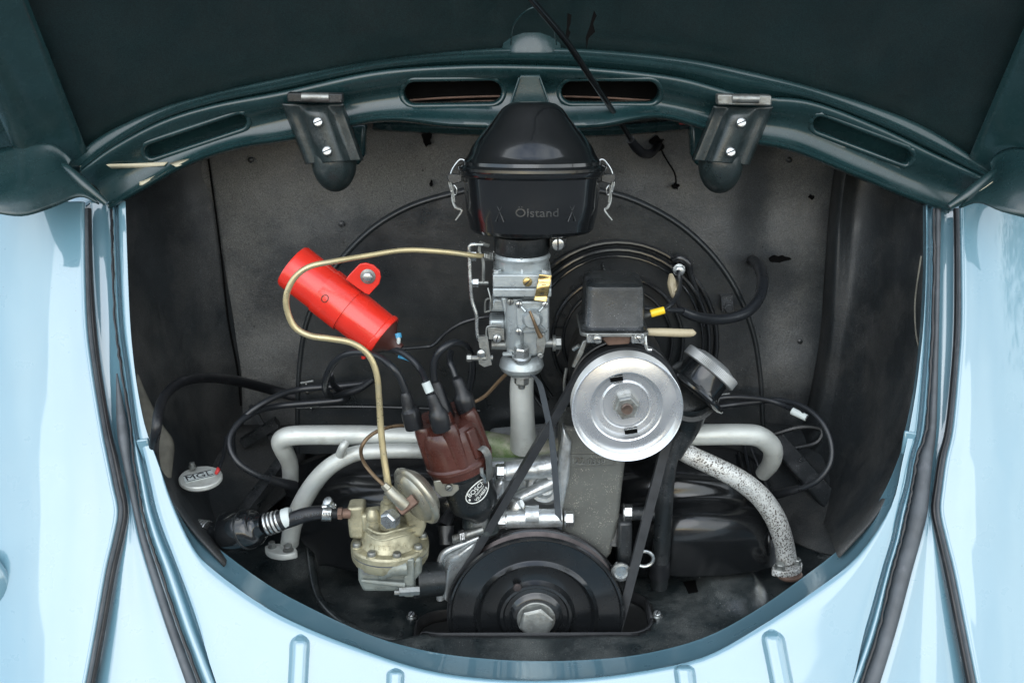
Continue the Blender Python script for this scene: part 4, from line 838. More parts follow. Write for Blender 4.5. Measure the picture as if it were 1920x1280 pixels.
# ================================================================== CRANK PULLEY
KX, KY_, KYf = 1005, 1156, .006
ck = K(KX, KY_, KYf); kcw = P(KX, KY_, KYf); KR = 168 * ck
kp = thing('crank_pulley', 'large glossy black crankshaft pulley at the bottom with big hex bolt', 'pulley', kcw)
mb = MB(); mb.lathe(kcw, YN, [(-.022, .02), (-.022, KR * .98), (-.021, KR), (-.019, KR), (-.017, KR * .985), (-.010, KR * .87), (-.003, KR * .985), (-.001, KR * .99), (.0012, KR * .975), (.0015, KR * .955), (-.0012, KR * .935), (-.0016, KR * .91),
                            (-.0010, KR * .70), (.0012, KR * .675), (.0030, KR * .66), (.0012, KR * .645), (-.003, KR * .62), (-.004, KR * .60), (-.0042, KR * .44), (-.002, KR * .42), (.001, KR * .40), (.0012, KR * .37), (-.001, KR * .35), (-.001, KR * .30),
                            (.000, KR * .285), (.002, KR * .265), (.003, KR * .24), (.003, 0)], 112); mb.build('disc', 'pulley_gloss', kp, sharp=30)
mb = MB(); mb.lathe(kcw, YN, [(-.0205, KR * 1.0008), (-.0175, KR * .992)], 112, cap=False); mb.lathe(kcw, YN, [(-.016, KR * .97), (-.011, KR * .885)], 112, cap=False); mb.build('worn_groove', 'brownrim', kp)
mb = MB(); mb.lathe(kcw + YN * .003, YN, [(0, 36 * ck), (.002, 36 * ck), (.0025, 34 * ck)], 40); mb.hexn(kcw + YN * .0053, YN, 33 * ck, .010, 0, .26); mb.build('pulley_bolt', 'dull_steel', kp, sharp=22)
mb = MB(); mb.slotted(P(970, 1100, KYf) + YN * .0, YN, 8 * ck, .0025, 1); mb.build('balance_rivet', ['brownrim', 'brownrim'], kp)
# belt
BYc = KYf + .0105
gC, kC = Vector((gcw.x, 0, gcw.z)), Vector((kcw.x, 0, kcw.z)); r1, r2 = PR * .99, KR * .975
dv = kC - gC; Ld = dv.length; th0 = math.atan2(dv.z, dv.x); be = math.acos((r1 - r2) / Ld)
pts = []
for k in range(31): a = th0 + be + (2 * math.pi - 2 * be) * k / 30; pts.append((gC + Vector((math.cos(a), 0, math.sin(a))) * r1, Vector((math.cos(a), 0, math.sin(a)))))
for k in range(41): a = th0 - be + (2 * be) * k / 40; pts.append((kC + Vector((math.cos(a), 0, math.sin(a))) * r2, Vector((math.cos(a), 0, math.sin(a)))))
pts.append(pts[0]); mb = MB(); rings = []
for q, nrm in pts:
    c = Vector((q.x, BYc, q.z)); rings.append([c + nrm * .0022 + Vector((0, -.0065, 0)), c + nrm * .0022 + Vector((0, .0065, 0)), c - nrm * .0065 + Vector((0, .0035, 0)), c - nrm * .0065 + Vector((0, -.0035, 0))])
mb.ring_skin(rings, True, False, False); tag(mb.build('fan_belt', 'belt'), 'black rubber V belt running from the silver pulley to the big black pulley', 'belt')

# ================================================================== GENERATOR PEDESTAL + CRANKCASE
pd = thing('generator_pedestal', 'sandy grey cast pedestal with raised number under the silver pulley', 'engine casting', P(1110, 1030, .04))
mb = MB(); mb.prism([(1052, 800), (1180, 800), (1172, 870), (1166, 920), (1160, 980), (1146, 1038), (1130, 1060), (1060, 1060), (1050, 985), (1047, 900)], .040, .06); mb.build('pedestal', 'ped', pd, bevel=.004, segs=3)
mb = MB(); mb.prism([(1056, 852), (1150, 852), (1152, 872), (1054, 876)], .0385, .004); pb = mb.build('number_plate', 'ped', pd, bevel=.0008)
mb = MB(); kk = K(1100, 864, .038); c = P(1100, 864, .0385); text_mb(mb, '-122-0339', 17 * kk, lambda x, y, z: c + Vector((x, -z, y - .04 * x)), .0016, .0001); mb.build('cast_number', 'dull_steel', pd)
mb = MB(); mb.prism([(1072, 830), (1068, 895), (1050, 985), (1046, 880), (1056, 800)], .034, .02); mb.build('pedestal_web', 'alu', pd, bevel=.003)

cc = thing('crankcase', 'bright cast aluminium crankcase between distributor and pedestal', 'engine block', P(950, 1000, .05))
mb = MB(); mb.prism([(915, 868), (1055, 856), (1056, 1060), (900, 1070), (840, 1100), (850, 1030), (905, 1000)], .055, .10); mb.build('case', 'alu', cc, bevel=.005, segs=3)
mb = MB(); mb.tubew([P(948, 884, .045), P(1042, 872, .045)], .0115, 18, 2); mb.tubew([P(942, 972, .030), P(1054, 970, .030)], .0098, 20, 2); mb.tubew([P(985, 965, .029), P(1010, 965, .029)], .0102, 20, 2)
mb.tube([(935, 955, .045), (985, 928, .045), (1045, 900, .045)], [12, 12, 12], 14, 4); mb.build('oil_tube', 'alu', cc)
mb = MB(); mb.lathe(P(1022, 910, .050), Vector((-.3, -1, .1)), [(0, .020), (.004, .020), (.008, .016), (.008, .012), (.002, .010), (.0, 0)], 28); mb.build('case_boss', 'alu', cc)
for x, y, Y, a in ((948, 884, .036, -XR), (950, 975, .028, -XR), (1058, 972, .028, XR), (968, 948, .038, Vector((-.4, -1, .3))), (1168, 960, .05, XR), (1165, 1065, .04, YN)):
    mb = MB(); mb.hexn(P(x, y, Y), a, .0085, .009, .0098); mb.build('case_nut', 'steel', cc)
mb = MB(); rows = [[(905, 1004, .02), (880, 1015, .02), (850, 1030, .018), (828, 1040, .02), (822, 1075, .022), (824, 1120, .022)], [(912, 1006, .035), (888, 1022, .008), (862, 1042, .005), (843, 1056, .008), (838, 1080, .010), (836, 1124, .012)], [(910, 1040, .05), (895, 1050, .03), (878, 1066, .02), (862, 1082, .02), (852, 1100, .022), (846, 1130, .03)]]
mb.grid([[P(*q) for q in r] for r in rows], 5, 6); mb.tube([(905, 1004, .02), (870, 1018, .016), (838, 1032, .015), (826, 1048, .015), (823, 1085, .017), (826, 1122, .02)], [5, 5, 6, 6, 6, 8], 12); mb.build('case_flange', 'alu', cc, solid=.004)
mb = MB(); mb.lathe(P(905, 965, .03), Vector((.15, 0, 1)), [(-.014, .020), (-.006, .020), (.0, .018), (.004, .016)], 32); mb.build('distributor_seat', 'tin', cc)
mb = MB(); mb.prism([(905, 965), (925, 948), (945, 925), (945, 900), (930, 905), (915, 940)], .030, .02); mb.build('clamp_ear', 'alu', cc, bevel=.004, segs=3)
mb = MB(); mb.tube([(852, 1010, .005), (905, 992, .012)], [7.5, 8.5], 14, 2)
pts = []
for k in range(60): a = k * .9; pts.append(P(848 + k * .45, 1011 - k * .15, .005) + Vector((0, math.cos(a), math.sin(a))) * .0042)
mb.tubew(pts, .0006, 5, 1); mb.build('clamp_bolt', 'dull_steel', cc)
mb = MB(); mb.hexn(P(872, 1004, .008), Vector((-1, -.1, -.3)), .0065, .006); mb.build('clamp_nut', 'steel', cc)
mb = MB(); mb.tube([(836, 985, .02), (836, 1020, .012)], [15, 12], 16, 3); mb.tube([(845, 960, .03), (832, 985, .02)], [9, 14], 14, 3); mb.build('sender_stub', 'black_rubber', cc)
# right side of the pedestal: small brackets
mb = MB(); mb.tubew([P(1165, 962, .05), P(1240, 962, .055)], .0075, 16, 2); mb.tubew([P(1150, 1020, .05), P(1158, 960, .06)], .012, 16, 2); mb.build('stub_shaft', 'satin', cc)
mb = MB(); mb.prism([(1160, 980), (1186, 980), (1184, 1075), (1158, 1072)], .030, .03); mb.build('side_plate', 'satin', cc, bevel=.003)
mb = MB(); mb.lathe(P(1164, 1070, .02), YN, [(0, .0105), (.003, .0105), (.0035, .0075), (.001, .006), (.001, 0)], 24); mb.build('timing_washer', 'steel', cc)
ds = thing('dipstick', 'small silver ring handled dipstick right of the belt', 'dipstick', P(1212, 1050, .03))
mb = MB(); mb.tube(arc(1207, 1047, 18, 0, 360, .030, 16, 14), 3.6, 10, 3); mb.build('ring', 'steel', ds)
mb = MB(); mb.tube([(1192, 1056, .032), (1180, 1068, .04), (1178, 1085, .045)], 3, 8); mb.build('shaft', 'steel', ds)
mb = MB(); mb.band([P(1000, 704, .012), P(1012, 720, .012), (P(1022, 760, .012)), P(1034, 820, .012), P(1040, 880, .014), P(1046, 960, .02), P(1048, 990, .03)], Vector((.0032, -.003, 0)), Vector((0, .0007, 0)), 6)
tag(mb.build('spring_strap', 'rubber'), 'narrow dark metal strap hanging from the carburettor base to the crankcase', 'strap')
# ================================================================== OIL FILLER
oa = CV(.63, .76, .02)
of = thing('oil_filler', 'black oil filler neck with knurled silver cap tilted right beside the silver pulley', 'oil filler', P(1270, 800, .02))
oc = P(1300, 728, .032); ko = K(1300, 728, .032)
mb = MB(); mb.lathe(oc, oa, [(-.004, 62 * ko), (-.002, 70 * ko), (0, 71 * ko), (.002, 68 * ko), (.004, 52 * ko), (.007, 49 * ko), (.018, 47 * ko), (.026, 47 * ko)], 56); mb.build('filler_body', 'gloss_clean', of, sharp=30)
def knurl(mb, o, ax, r, h0, h1, n=110):
    ax = ax.normalized(); u = ax.orthogonal().normalized(); v = ax.cross(u); rings = []
    for h, rs in ((h0, .96), (h0 + .001, 1), (h1 - .001, 1), (h1, .96)):
        rings.append([o + ax * h + (u * math.cos(2 * math.pi * k / (2 * n)) + v * math.sin(2 * math.pi * k / (2 * n))) * r * rs * (1 + (.008 if k % 2 else -.008)) for k in range(2 * n)])
    mb.ring_skin(rings)
mb = MB(); knurl(mb, oc, oa, 57 * ko, .022, .0325); cp = mb.build('filler_cap', 'silver_dull', of, sharp=12)
mb = MB(); mb.lathe(oc, oa, [(.0325, 45 * ko), (.034, 42 * ko), (.0365, 30 * ko), (.037, 12 * ko), (.0375, 0)], 40); mb.build('cap_top', 'silver_dull', cp)
mb = MB(); q0 = oc - oa * .002; mb.tubew([q0, oc - oa * .010 + Vector((.002, .012, 0)), P(1284, 790, .050), P(1258, 850, .050)], [60 * ko, 52 * ko, 34 * ko, 22 * ko], 32, 5); mb.build('filler_neck', 'satin', of)
mb = MB(); mb.tube([(1274, 800, .042), (1256, 850, .045), (1248, 900, .045), (1243, 980, .050), (1238, 1060, .055), (1236, 1100, .057)], [19, 18, 17, 17, 17, 16], 24); mb.build('breather_tube', 'satin', of)
mb = MB(); mb.tube([(1237, 1050, .055), (1236, 1078, .057)], [19, 20], 20, 2); mb.build('tube_collar', 'black_rubber', of)

# ================================================================== IGNITION COIL
ca, cbp = P(548, 497, .055), P(717, 630, .030); cax = (cbp - ca); clen = cax.length; cax.normalize(); kq = K(630, 560, .04)
co = thing('ignition_coil', 'bright red ignition coil clamped diagonally to the fan shroud', 'ignition coil', ca.lerp(cbp, .5))
mb = MB(); mb.lathe(ca, cax, [(.0, 0), (.0, 38 * kq), (.0006, 43 * kq), (.003, 45.5 * kq), (clen * .5, 44.5 * kq), (clen - .004, 43 * kq), (clen - .003, 45 * kq), (clen + .000, 45.5 * kq), (clen + .002, 44 * kq), (clen + .0025, 36 * kq)], 64); mb.build('can', 'red', co, sharp=30)
mb = MB(); mb.lathe(ca, cax, [(clen * .36, 45.2 * kq), (clen * .362, 47.3 * kq), (clen * .63, 47 * kq), (clen * .632, 44.5 * kq)], 64, cap=False); stp = mb.build('clamp_band', 'red', co, sharp=30)
mb = MB(); mb.prism([(648, 524), (654, 516), (674, 495), (686, 493), (700, 497), (712, 508), (714, 520), (711, 532), (692, 553), (684, 550)], .028, .0030); mb.build('mounting_lug', 'red', stp, bevel=.0008)
mb = MB(); mb.lathe(P(690, 518, .028), YN, [(0, 14 * kq), (.0012, 14 * kq), (.0015, 12.5 * kq)], 28); mb.build('washer', 'dull_steel', stp)
mb = MB(); mb.hexn(P(690, 518, .0265), YN, 9.5 * kq, .005); mb.build('mounting_bolt', 'steel', stp)
# stamped circle
cm = ca + cax * clen * .47; nv_ = (CV(-.05, .02, 1)); nv_ = (nv_ - cax * nv_.dot(cax)).normalized(); sv = cax.cross(nv_); pts = []
for k in range(17):
    a = 2 * math.pi * k / 16; ang = (-.16 + 7.0 * kq * math.sin(a) / (47 * kq)) * -1
    pts.append(cm + cax * (-.003 + 6 * kq * math.cos(a)) + (nv_ * math.cos(ang) + sv * math.sin(ang)) * 47.2 * kq)
mb = MB(); mb.tubew(pts, .0005, 6, 2); mb.build('stamped_mark', 'bakelite', stp)
mb = MB(); mb.lathe(cbp, cax, [(.001, 40 * kq), (.003, 38 * kq), (.009, 22 * kq), (.016, 13 * kq), (.022, 12 * kq), (.022, 0)], 36); mb.build('insulator', 'bakelite_dark', co)
mb = MB(); mb.tube([(745, 626, .028), (747, 634, .026)], [7.5, 7], 14, 2); mb.build('terminal_collar', 'blue', co)
mb = MB(); mb.tube([(680, 660, .03), (682, 672, .03)], [5, 4], 8, 2); mb.build('lower_tab', 'red', co)
mb = MB(); mb.tube([(746, 628, .026), (747, 640, .024), (742, 655, .024)], 4, 10); tag(mb.build('coil_wire', 'white'), 'short pale grey wire plugged onto the blue coil terminal', 'wire', 'small coil wires')
mb = MB(); mb.tube([(748, 668, .02), (765, 673, .015), (780, 683, .012), (791, 700, .012)], 3.6, 10); tag(mb.build('coil_wire', 'blue'), 'light blue wire under the end of the red coil', 'wire', 'small coil wires')

# ================================================================== DISTRIBUTOR
db = thing('ignition_distributor', 'brown capped distributor with black body and oval nameplate leaning left', 'distributor', P(900, 970, .02))
DY = .0
dt, dbm = P(836, 790, DY + .006), P(893, 952, DY + .010); dax = (dt - dbm).normalized(); kd = K(860, 870, DY); dL = (dt - dbm).length
mb = MB(); mb.lathe(dbm, dax, [(-.014, 14 * kd), (-.004, 30 * kd), (.004, 44 * kd), (.010, 47 * kd), (.042, 48 * kd), (.045, 52 * kd), (.056, 56 * kd), (.056, 40 * kd)], 48); dbod = mb.build('distributor_body', 'satin', db, sharp=30)
mb = MB(); mb.lathe(dbm, dax, [(.048, 58 * kd), (.049, 61 * kd), (.056, 62 * kd), (.057, 65 * kd), (.060, 64.5 * kd), (.062, 61 * kd), (.085, 59 * kd), (.094, 57 * kd), (.099, 50 * kd), (.101, 40 * kd), (.1015, 0)], 56)
dcap = mb.build('cap', 'bakelite', db, sharp=30)
uD = dax.cross(Vector((0, 0, 1))).normalized(); vD = dax.cross(uD)
# flutes on the cap wall
for px, py, rr, h0, h1 in ((836, 0, 0, 0, 0),):
    pass
def on_cap(ang, r, h):
    # ang measured from the viewer direction, + to the right
    f = (CV(0, 0, 1)); f = (f - dax * f.dot(dax)).normalized(); s_ = dax.cross(f)
    return dbm + dax * h + (f * math.cos(ang) + s_ * math.sin(ang)) * r * kd
for ang in (.12, 1.45, 2.7, -1.3, -2.4):
    mb = MB(); mb.tubew([on_cap(ang, 48, .062), on_cap(ang, 48, .078), on_cap(ang, 46, .100), on_cap(ang, 44, .106)], [16 * kd, 16 * kd, 16.5 * kd, 15 * kd], 20, 4); mb.build('tower_flute', 'bakelite', dcap)
mb = MB(); mb.tubew([on_cap(0, 0, .098), on_cap(0, 0, .110)], [17 * kd, 15 * kd], 20, 2); mb.build('centre_tower', 'bakelite', dcap)
mb = MB(); f = on_cap(.72, 1, 0) - on_cap(.72, 0, 0); f.normalize(); s_ = dax.cross(f)
c = on_cap(.72, 60, .080); rt = Matrix((s_, f, dax)).transposed(); mb.box(c, (10 * kd, 5 * kd, .016), rt); mb.build('clip_seat', 'bakelite', dcap, bevel=.0015)
# spring clip
mb = MB(); pts = [on_cap(.80, 66, .074), on_cap(.84, 72, .071), on_cap(.86, 74, .063), on_cap(.84, 70, .052), on_cap(.82, 62, .038), on_cap(.82, 54, .034)]
mb.band(pts, s_ * .0042, f * .0005, 6); mb.build('spring_clip', 'dull_steel', db)
mb = MB(); mb.tubew([on_cap(.66, 62, .054), on_cap(.62, 60, .047), on_cap(.70, 58, .042), on_cap(.68, 54, .036)], .0022, 8, 4); mb.build('clip_hinge', 'steel', db)
# oval name plate wrapped on the body
npn = (CV(.22, .05, 1)); npn = (npn - dax * npn.dot(dax)).normalized(); nps = dax.cross(npn)
pr_ = 47.5 * kd; pc0 = P(903, 924, 0)
hh0 = (P(903, 924, DY - .02) - dbm).dot(dax)
def plate(x, y, z):
    # rotated ellipse frame: text reads up to the right
    a = .42; X = x * math.cos(a) - y * math.sin(a); Yv = x * math.sin(a) + y * math.cos(a)
    ph = X / pr_ + .14
    return dbm + dax * (hh0 + Yv) + (npn * math.cos(ph) + nps * math.sin(ph)) * (pr_ + .0010 + z)
mb = MB(); ew, eh = 27 * kd, 16.5 * kd
for k in range(6):
    pass
ring = [plate(ew * math.cos(2 * math.pi * k / 40), eh * math.sin(2 * math.pi * k / 40), .0006) for k in range(40)]
rows = []
for s__ in (0.001, .35, .7, 1.0): rows.append([plate(ew * s__ * math.cos(2 * math.pi * k / 40), eh * s__ * math.sin(2 * math.pi * k / 40), .0002) for k in range(41)])
mb.grid(rows, 1, 1); npl = mb.build('name_plate', 'ink', dbod, solid=.0005, sharp=60)
mb = MB(); mb.tubew(ring + [ring[0]], .0006, 6, 1)
text_mb(mb, 'BOSCH', 12.5 * kd, lambda x, y, z: plate(x + 1 * kd, y + 7.5 * kd, z + .0010), .0003)
text_mb(mb, 'GERMANY', 5 * kd, lambda x, y, z: plate(x + 2 * kd, y - .5 * kd, z + .0010), .0003)
text_mb(mb, 'VJU4BR8', 8.5 * kd, lambda x, y, z: plate(x - 0 * kd, y - 8 * kd, z + .0010), .0003)
for x_ in (-22, 22): q = plate(x_ * kd, 0, .0010); mb.sphere(q, .0012, 8)
mb.build('plate_lettering', 'cream', npl)
# advance bracket and screw
mb = MB(); mb.prism([(812, 903), (850, 895), (858, 905), (861, 918), (848, 930), (828, 932), (815, 920)], -.018, .004); mb.build('advance_bracket', 'can', db, bevel=.001)
mb = MB(); mb.slotted(P(842, 913, -.019), YN, 7 * kd, .003, .7); mb.build('bracket_screw', ['dull_steel', 'ink'], db)
# vacuum can
vax = Vector((-.66, -.55, -.32)).normalized(); vc = P(781, 929, -.030); kv = K(781, 929, -.03)
mb = MB(); mb.lathe(vc, vax, [(-.012, 20 * kv), (-.010, 44 * kv), (-.004, 56 * kv), (-.002, 61 * kv), (0, 62.5 * kv), (.002, 61 * kv), (.0035, 57 * kv), (.004, 52 * kv), (.008, 46 * kv), (.0095, 36 * kv), (.010, 20 * kv), (.010, 0)], 64); vcan = mb.build('vacuum_can', 'can', db, sharp=40)
bq = vc + vax * .012; vu = CV(-.55, .62, .1); 
mb = MB(); rt = Matrix((CV(.78, .6, 0), CV(-.6, .78, -.2).cross(CV(.78, .6, 0)).normalized(), CV(-.6, .78, 0))).transposed()
mb.box(P(764, 946, -.052), (19 * kv, 9 * kv, 10 * kv), rt); mb.build('can_fitting', 'rust', vcan, bevel=.001)
mb = MB(); mb.tube([(760, 948, -.055), (740, 930, -.055), (728, 917, -.054)], [12, 11.5, 11], 18, 2); mb.tube([(727, 916, -.054), (719, 908, -.054)], [8, 7], 6, 2); mb.build('pipe_union', 'can', vcan)
# vacuum pipe
mb = MB(); mb.tube([(722, 911, -.054), (700, 890, -.045), (682, 866, -.03), (677, 842, -.01), (690, 820, .0), (715, 805, .01), (745, 798, .02), (790, 795, .03), (860, 765, .04), (905, 745, .045), (935, 715, .04), (960, 690, .03)], 3.6, 10); tag(mb.build('vacuum_pipe', 'copper'), 'thin dark copper vacuum pipe curving from the vacuum can behind the distributor', 'pipe')

# ================================================================== FUEL PIPE
mb = MB(); mb.tube([(905, 480, .028), (880, 478, .018), (830, 472, .010), (760, 469, .002), (690, 479, -.012), (620, 491, -.030), (580, 500, -.035), (553, 520, -.036), (538, 550, -.036), (538, 580, -.036), (552, 612, -.036), (580, 629, -.036), (620, 635, -.034), (660, 643, -.030), (690, 664, -.028), (706, 700, -.028), (711, 750, -.028), (714, 800, -.028), (719, 850, -.030), (727, 905, -.034), (730, 925, -.034)], [4.8, 5, 5, 5, 5, 5.4, 5.6, 5.8, 6, 6, 6, 6, 6, 6, 6, 6, 6, 6.2, 6.4, 6.6, 7], 14)
fp_ = tag(mb.build('fuel_pipe', 'brass'), 'long bent brass fuel pipe looping round the red coil to the carburettor', 'pipe')
# ================================================================== FUEL PUMP
PYc = .0; fx = 731
fp = thing('fuel_pump', 'dull gold cast fuel pump with round screwed flange left of the black pulley', 'fuel pump', P(fx, 1050, PYc))
kf = K(fx, 1020, PYc); def_z = lambda py: P(fx, py, PYc).z
fo = P(fx, 1016, PYc)
mb = MB(); mb.lathe(fo, ZU, [(-.020, 60 * kf), (-.018, 68 * kf), (-.014, 72 * kf), (-.008, 73 * kf), (-.0075, 71 * kf), (-.0065, 71 * kf), (-.006, 73 * kf), (-.001, 73 * kf), (.001, 70 * kf), (.0015, 56 * kf), (.003, 54 * kf), (.010, 50 * kf), (.016, 46 * kf), (.021, 38 * kf), (.023, 26 * kf), (.0235, 0)], 64); fl_ = mb.build('pump_body', 'pump', fp, sharp=25)
mb = MB(); mb.lathe(fo, ZU, [(-.0078, 72 * kf), (-.0062, 72 * kf)], 64, cap=False); mb.build('diaphragm_edge', 'rubber', fp)
mb = MB(); 
mb.prism([(650, 952), (682, 950), (684, 985), (684, 1012), (655, 1010), (652, 985)], -.006, .022); mb.prism([(676, 966), (712, 962), (714, 1000), (680, 1000)], -.010, .02); mb.build('inlet_block', 'pump', fl_, bevel=.003, segs=3)
mb = MB(); vo = P(700, 985, -.018); mb.lathe(vo, ZU, [(-.005, 15 * kf), (.006, 14 * kf), (.0065, 12 * kf), (.010, 13 * kf), (.0145, 11.5 * kf), (.0185, 7 * kf), (.020, 0)], 24); mb.build('valve_dome', 'pump', fl_)
mb = MB(); vo = P(729, 965, -.014); mb.lathe(vo, ZU, [(-.012, 21 * kf), (.0, 19 * kf), (.008, 15 * kf), (.014, 14 * kf), (.0145, 9 * kf), (.020, 9 * kf)], 24); mb.build('outlet_tower', 'pump', fl_)
mb = MB(); pts = [(690, 990, -.026), (705, 998, -.033), (722, 1000, -.037), (740, 995, -.038), (760, 990, -.034), (778, 985, -.022)]; mb.tube(pts, 2.6, 8, 5); mb.tube([(a, b + 12, c - .004) for a, b, c in pts], 2.0, 8, 5); mb.build('cast_step', 'pump', fl_)
mb = MB(); mb.hexn(P(737, 968, -.040), CV(-.42, -.35, .85), 17 * kf, .012, 0, .4); mb.build('filter_bolt', 'steel', fl_)
mb = MB(); mb.prism([(748, 950), (788, 952), (800, 985), (790, 1010), (770, 1005)], -.006, .03); mb.build('rear_rib', 'pump', fl_, bevel=.004, segs=3)
for k in range(7):
    a = R(-160 + k * 44); q = fo + Vector((math.cos(a), math.sin(a), 0)) * 62.5 * kf + ZU * .001
    mb = MB(); mb.lathe(q - ZU * .001, ZU, [(0, 11 * kf), (.002, 10 * kf)], 16); mb.build('screw_boss', 'pump', fl_)
    mb = MB(); mb.slotted(q + ZU * .001, ZU, 8 * kf, .0042, random.uniform(0, 3)); mb.build('flange_screw', ['dull_steel', 'ink'], fl_)
kk = K(735, 1008, -.03)
mb = MB()
for i_, ch in enumerate('PIERBURG'):
    a = R(-128 + i_ * 11); q = fo + Vector((math.cos(a), math.sin(a), 0)) * 50.5 * kf + ZU * .008
    tv = Vector((-math.sin(a), math.cos(a), 0)); rv_ = Vector((math.cos(a), math.sin(a), 0)); uv = (ZU * .9 - rv_ * .35).normalized()
    text_mb(mb, ch, .0062, lambda x, y, z: q + tv * x + uv * y + rv_ * (z + .0004), .0006)
mb.build('cast_lettering', 'pump', fl_)
mb = MB(); mb.prism([(670, 1046), (790, 1046), (790, 1075), (762, 1110), (680, 1110), (671, 1090)], -.028, .05); low = mb.build('lower_housing', 'pump_low', fp, bevel=.004, segs=3)
mb = MB(); mb.tube([(715, 1080, -.03), (735, 1066, -.033), (760, 1062, -.030)], [8, 14, 17], 18, 4); mb.tube([(678, 1088, -.031), (760, 1096, -.034)], [3, 6], 10, 2); mb.build('housing_boss', 'pump_low', low)
mb = MB(); mb.lathe(P(688, 1066, -.027), YN, [(0, .006), (.003, .0055), (.003, .003), (.001, .0028), (.001, 0)], 18); mb.build('pivot_pin', 'dull_steel', low)
mb = MB(); kk = K(715, 1102, -.03); text_mb(mb, 'DBGM', 8 * kk, lambda x, y, z: P(712, 1103, -.0283) + Vector((x, -z, y)), .0005); mb.build('cast_letters', 'pump_low', low)
mb = MB(); mb.prism([(757, 1048), (776, 1048), (776, 1120), (757, 1120)], -.034, .05); mb.build('mounting_flange', 'pump_low', fp, bevel=.002)
mb = MB(); mb.tubew([P(776, 1088, .0), P(826, 1084, .01)], 33 * kf, 32, 2); mb.build('spacer', 'satin', fp)
mb = MB(); mb.tube([(748, 1108, -.04), (786, 1106, -.036)], [9, 9], 6, 2); mb.tube([(740, 1110, -.04), (750, 1110, -.04)], [5, 5], 10, 2); mb.build('mounting_nut', 'dull_steel', fp)

# fuel hose
fh = thing('fuel_hose', 'black printed rubber fuel hose leading left from the fuel pump', 'hose', P(560, 970, .0))
mb = MB(); mb.tube([(645, 962, -.004), (630, 962, -.006), (612, 960, -.008), (590, 961, -.010), (568, 966, -.010), (545, 974, -.008), (520, 982, -.006)], [8, 10, 12, 13.5, 14, 14, 14], 20); mb.build('hose', 'black_rubber', fh)
mb = MB(); mb.tube([(604, 961, -.008), (622, 962, -.007)], [15, 15], 24, 2); mb.build('hose_clamp', 'steel', fh, bevel=.0005)
mb = MB(); mb.tube([(606, 948, -.010), (614, 940, -.012), (622, 944, -.012), (628, 952, -.012)], [4, 5, 5, 3], 10, 4); mb.tube([(604, 950, -.012), (630, 946, -.010)], [3, 3], 8, 2); mb.lathe(P(617, 942, -.014), CV(-.3, .5, .6), [(0, .0048), (.004, .0048), (.0045, .003)], 16); mb.build('clamp_screw', 'steel', fh)
mb = MB()
for k in range(6): mb.band([P(606 + k * 2.8, 972, -.0145), P(607 + k * 2.8, 960, -.0160)], Vector((.0004, 0, 0)), Vector((0, .0002, 0)), 2)
mb.build('clamp_slots', 'ink', fh)
mb = MB(); mb.tube([(634, 962, -.006), (642, 962, -.006)], [12, 12], 6, 2); mb.tube([(641, 962, -.006), (656, 962, -.004)], [9, 10], 14, 2); mb.build('hose_union', 'rust', fh)
mb = MB(); kk = K(565, 968, -.02)
text_mb(mb, 'DIN 73 379', 9.5 * kk, lambda x, y, z: P(575, 967, -.0175) + Vector((x, 4.5 * x * x - z * .4 - .0 + (y * y) * 30, y + x * .22 - 1.2 * x * x)), .0003); mb.build('hose_print', 'rubber', fh)
for k in range(4):
    mb = MB(); a = 500 + k * 7.2; b = 980 - k * 2.3; mb.tube([(a, b + 3, -.004), (a + 4.2, b + 1.6, -.004)], [22 - k * .4, 22 - k * .4], 28, 2); mb.build('ribbed_ring', 'steel' if k != 2 else 'silver_paint', fh, bevel=.0006)
mb = MB(); mb.tube([(496, 982, -.003), (504, 980, -.003), (530, 973, -.005), (540, 970, -.006)], [20, 20.5, 18, 17], 24, 2); mb.build('ring_core', 'black_rubber', fh)
mb = MB(); mb.tube([(533, 972, -.006), (542, 969, -.006), (546, 968, -.006)], [19, 19, 17], 24, 2); mb.build('white_collar', 'white', fh)

ff = thing('fuel_filter', 'round black canister with ribbed steel ring, left of the fuel hose', 'filter', P(450, 1010, .03))
mb = MB(); mb.tube([(500, 982, .0), (487, 986, .004), (478, 989, .006), (455, 993, .010), (438, 996, .014), (425, 998, .018), (410, 998, .02), (395, 994, .022)], [21, 24, 34, 38, 38, 35, 22, 17], 36, 4); mb.build('canister', 'gloss_clean', ff)
mb = MB(); mb.tube([(466, 991, .008), (462, 992, .009)], [38.5, 38.5], 36, 2); mb.tube([(428, 997, .018), (424, 998, .0185)], [38, 36.5], 36, 2); mb.build('canister_seam', 'satin', ff, bevel=.0003)
for k in range(4):
    mb = MB(); a = 386 - k * 5.5; mb.tube([(a + 3.6, 994 - k * .8, .022), (a, 993 - k * .8, .023)], [19, 19], 24, 2); mb.build('ribbed_ring', 'steel', ff, bevel=.0005)
mb = MB(); mb.tube([(372, 990, .024), (350, 985, .03)], [16, 14], 20, 2); mb.build('tail_hose', 'white', ff)

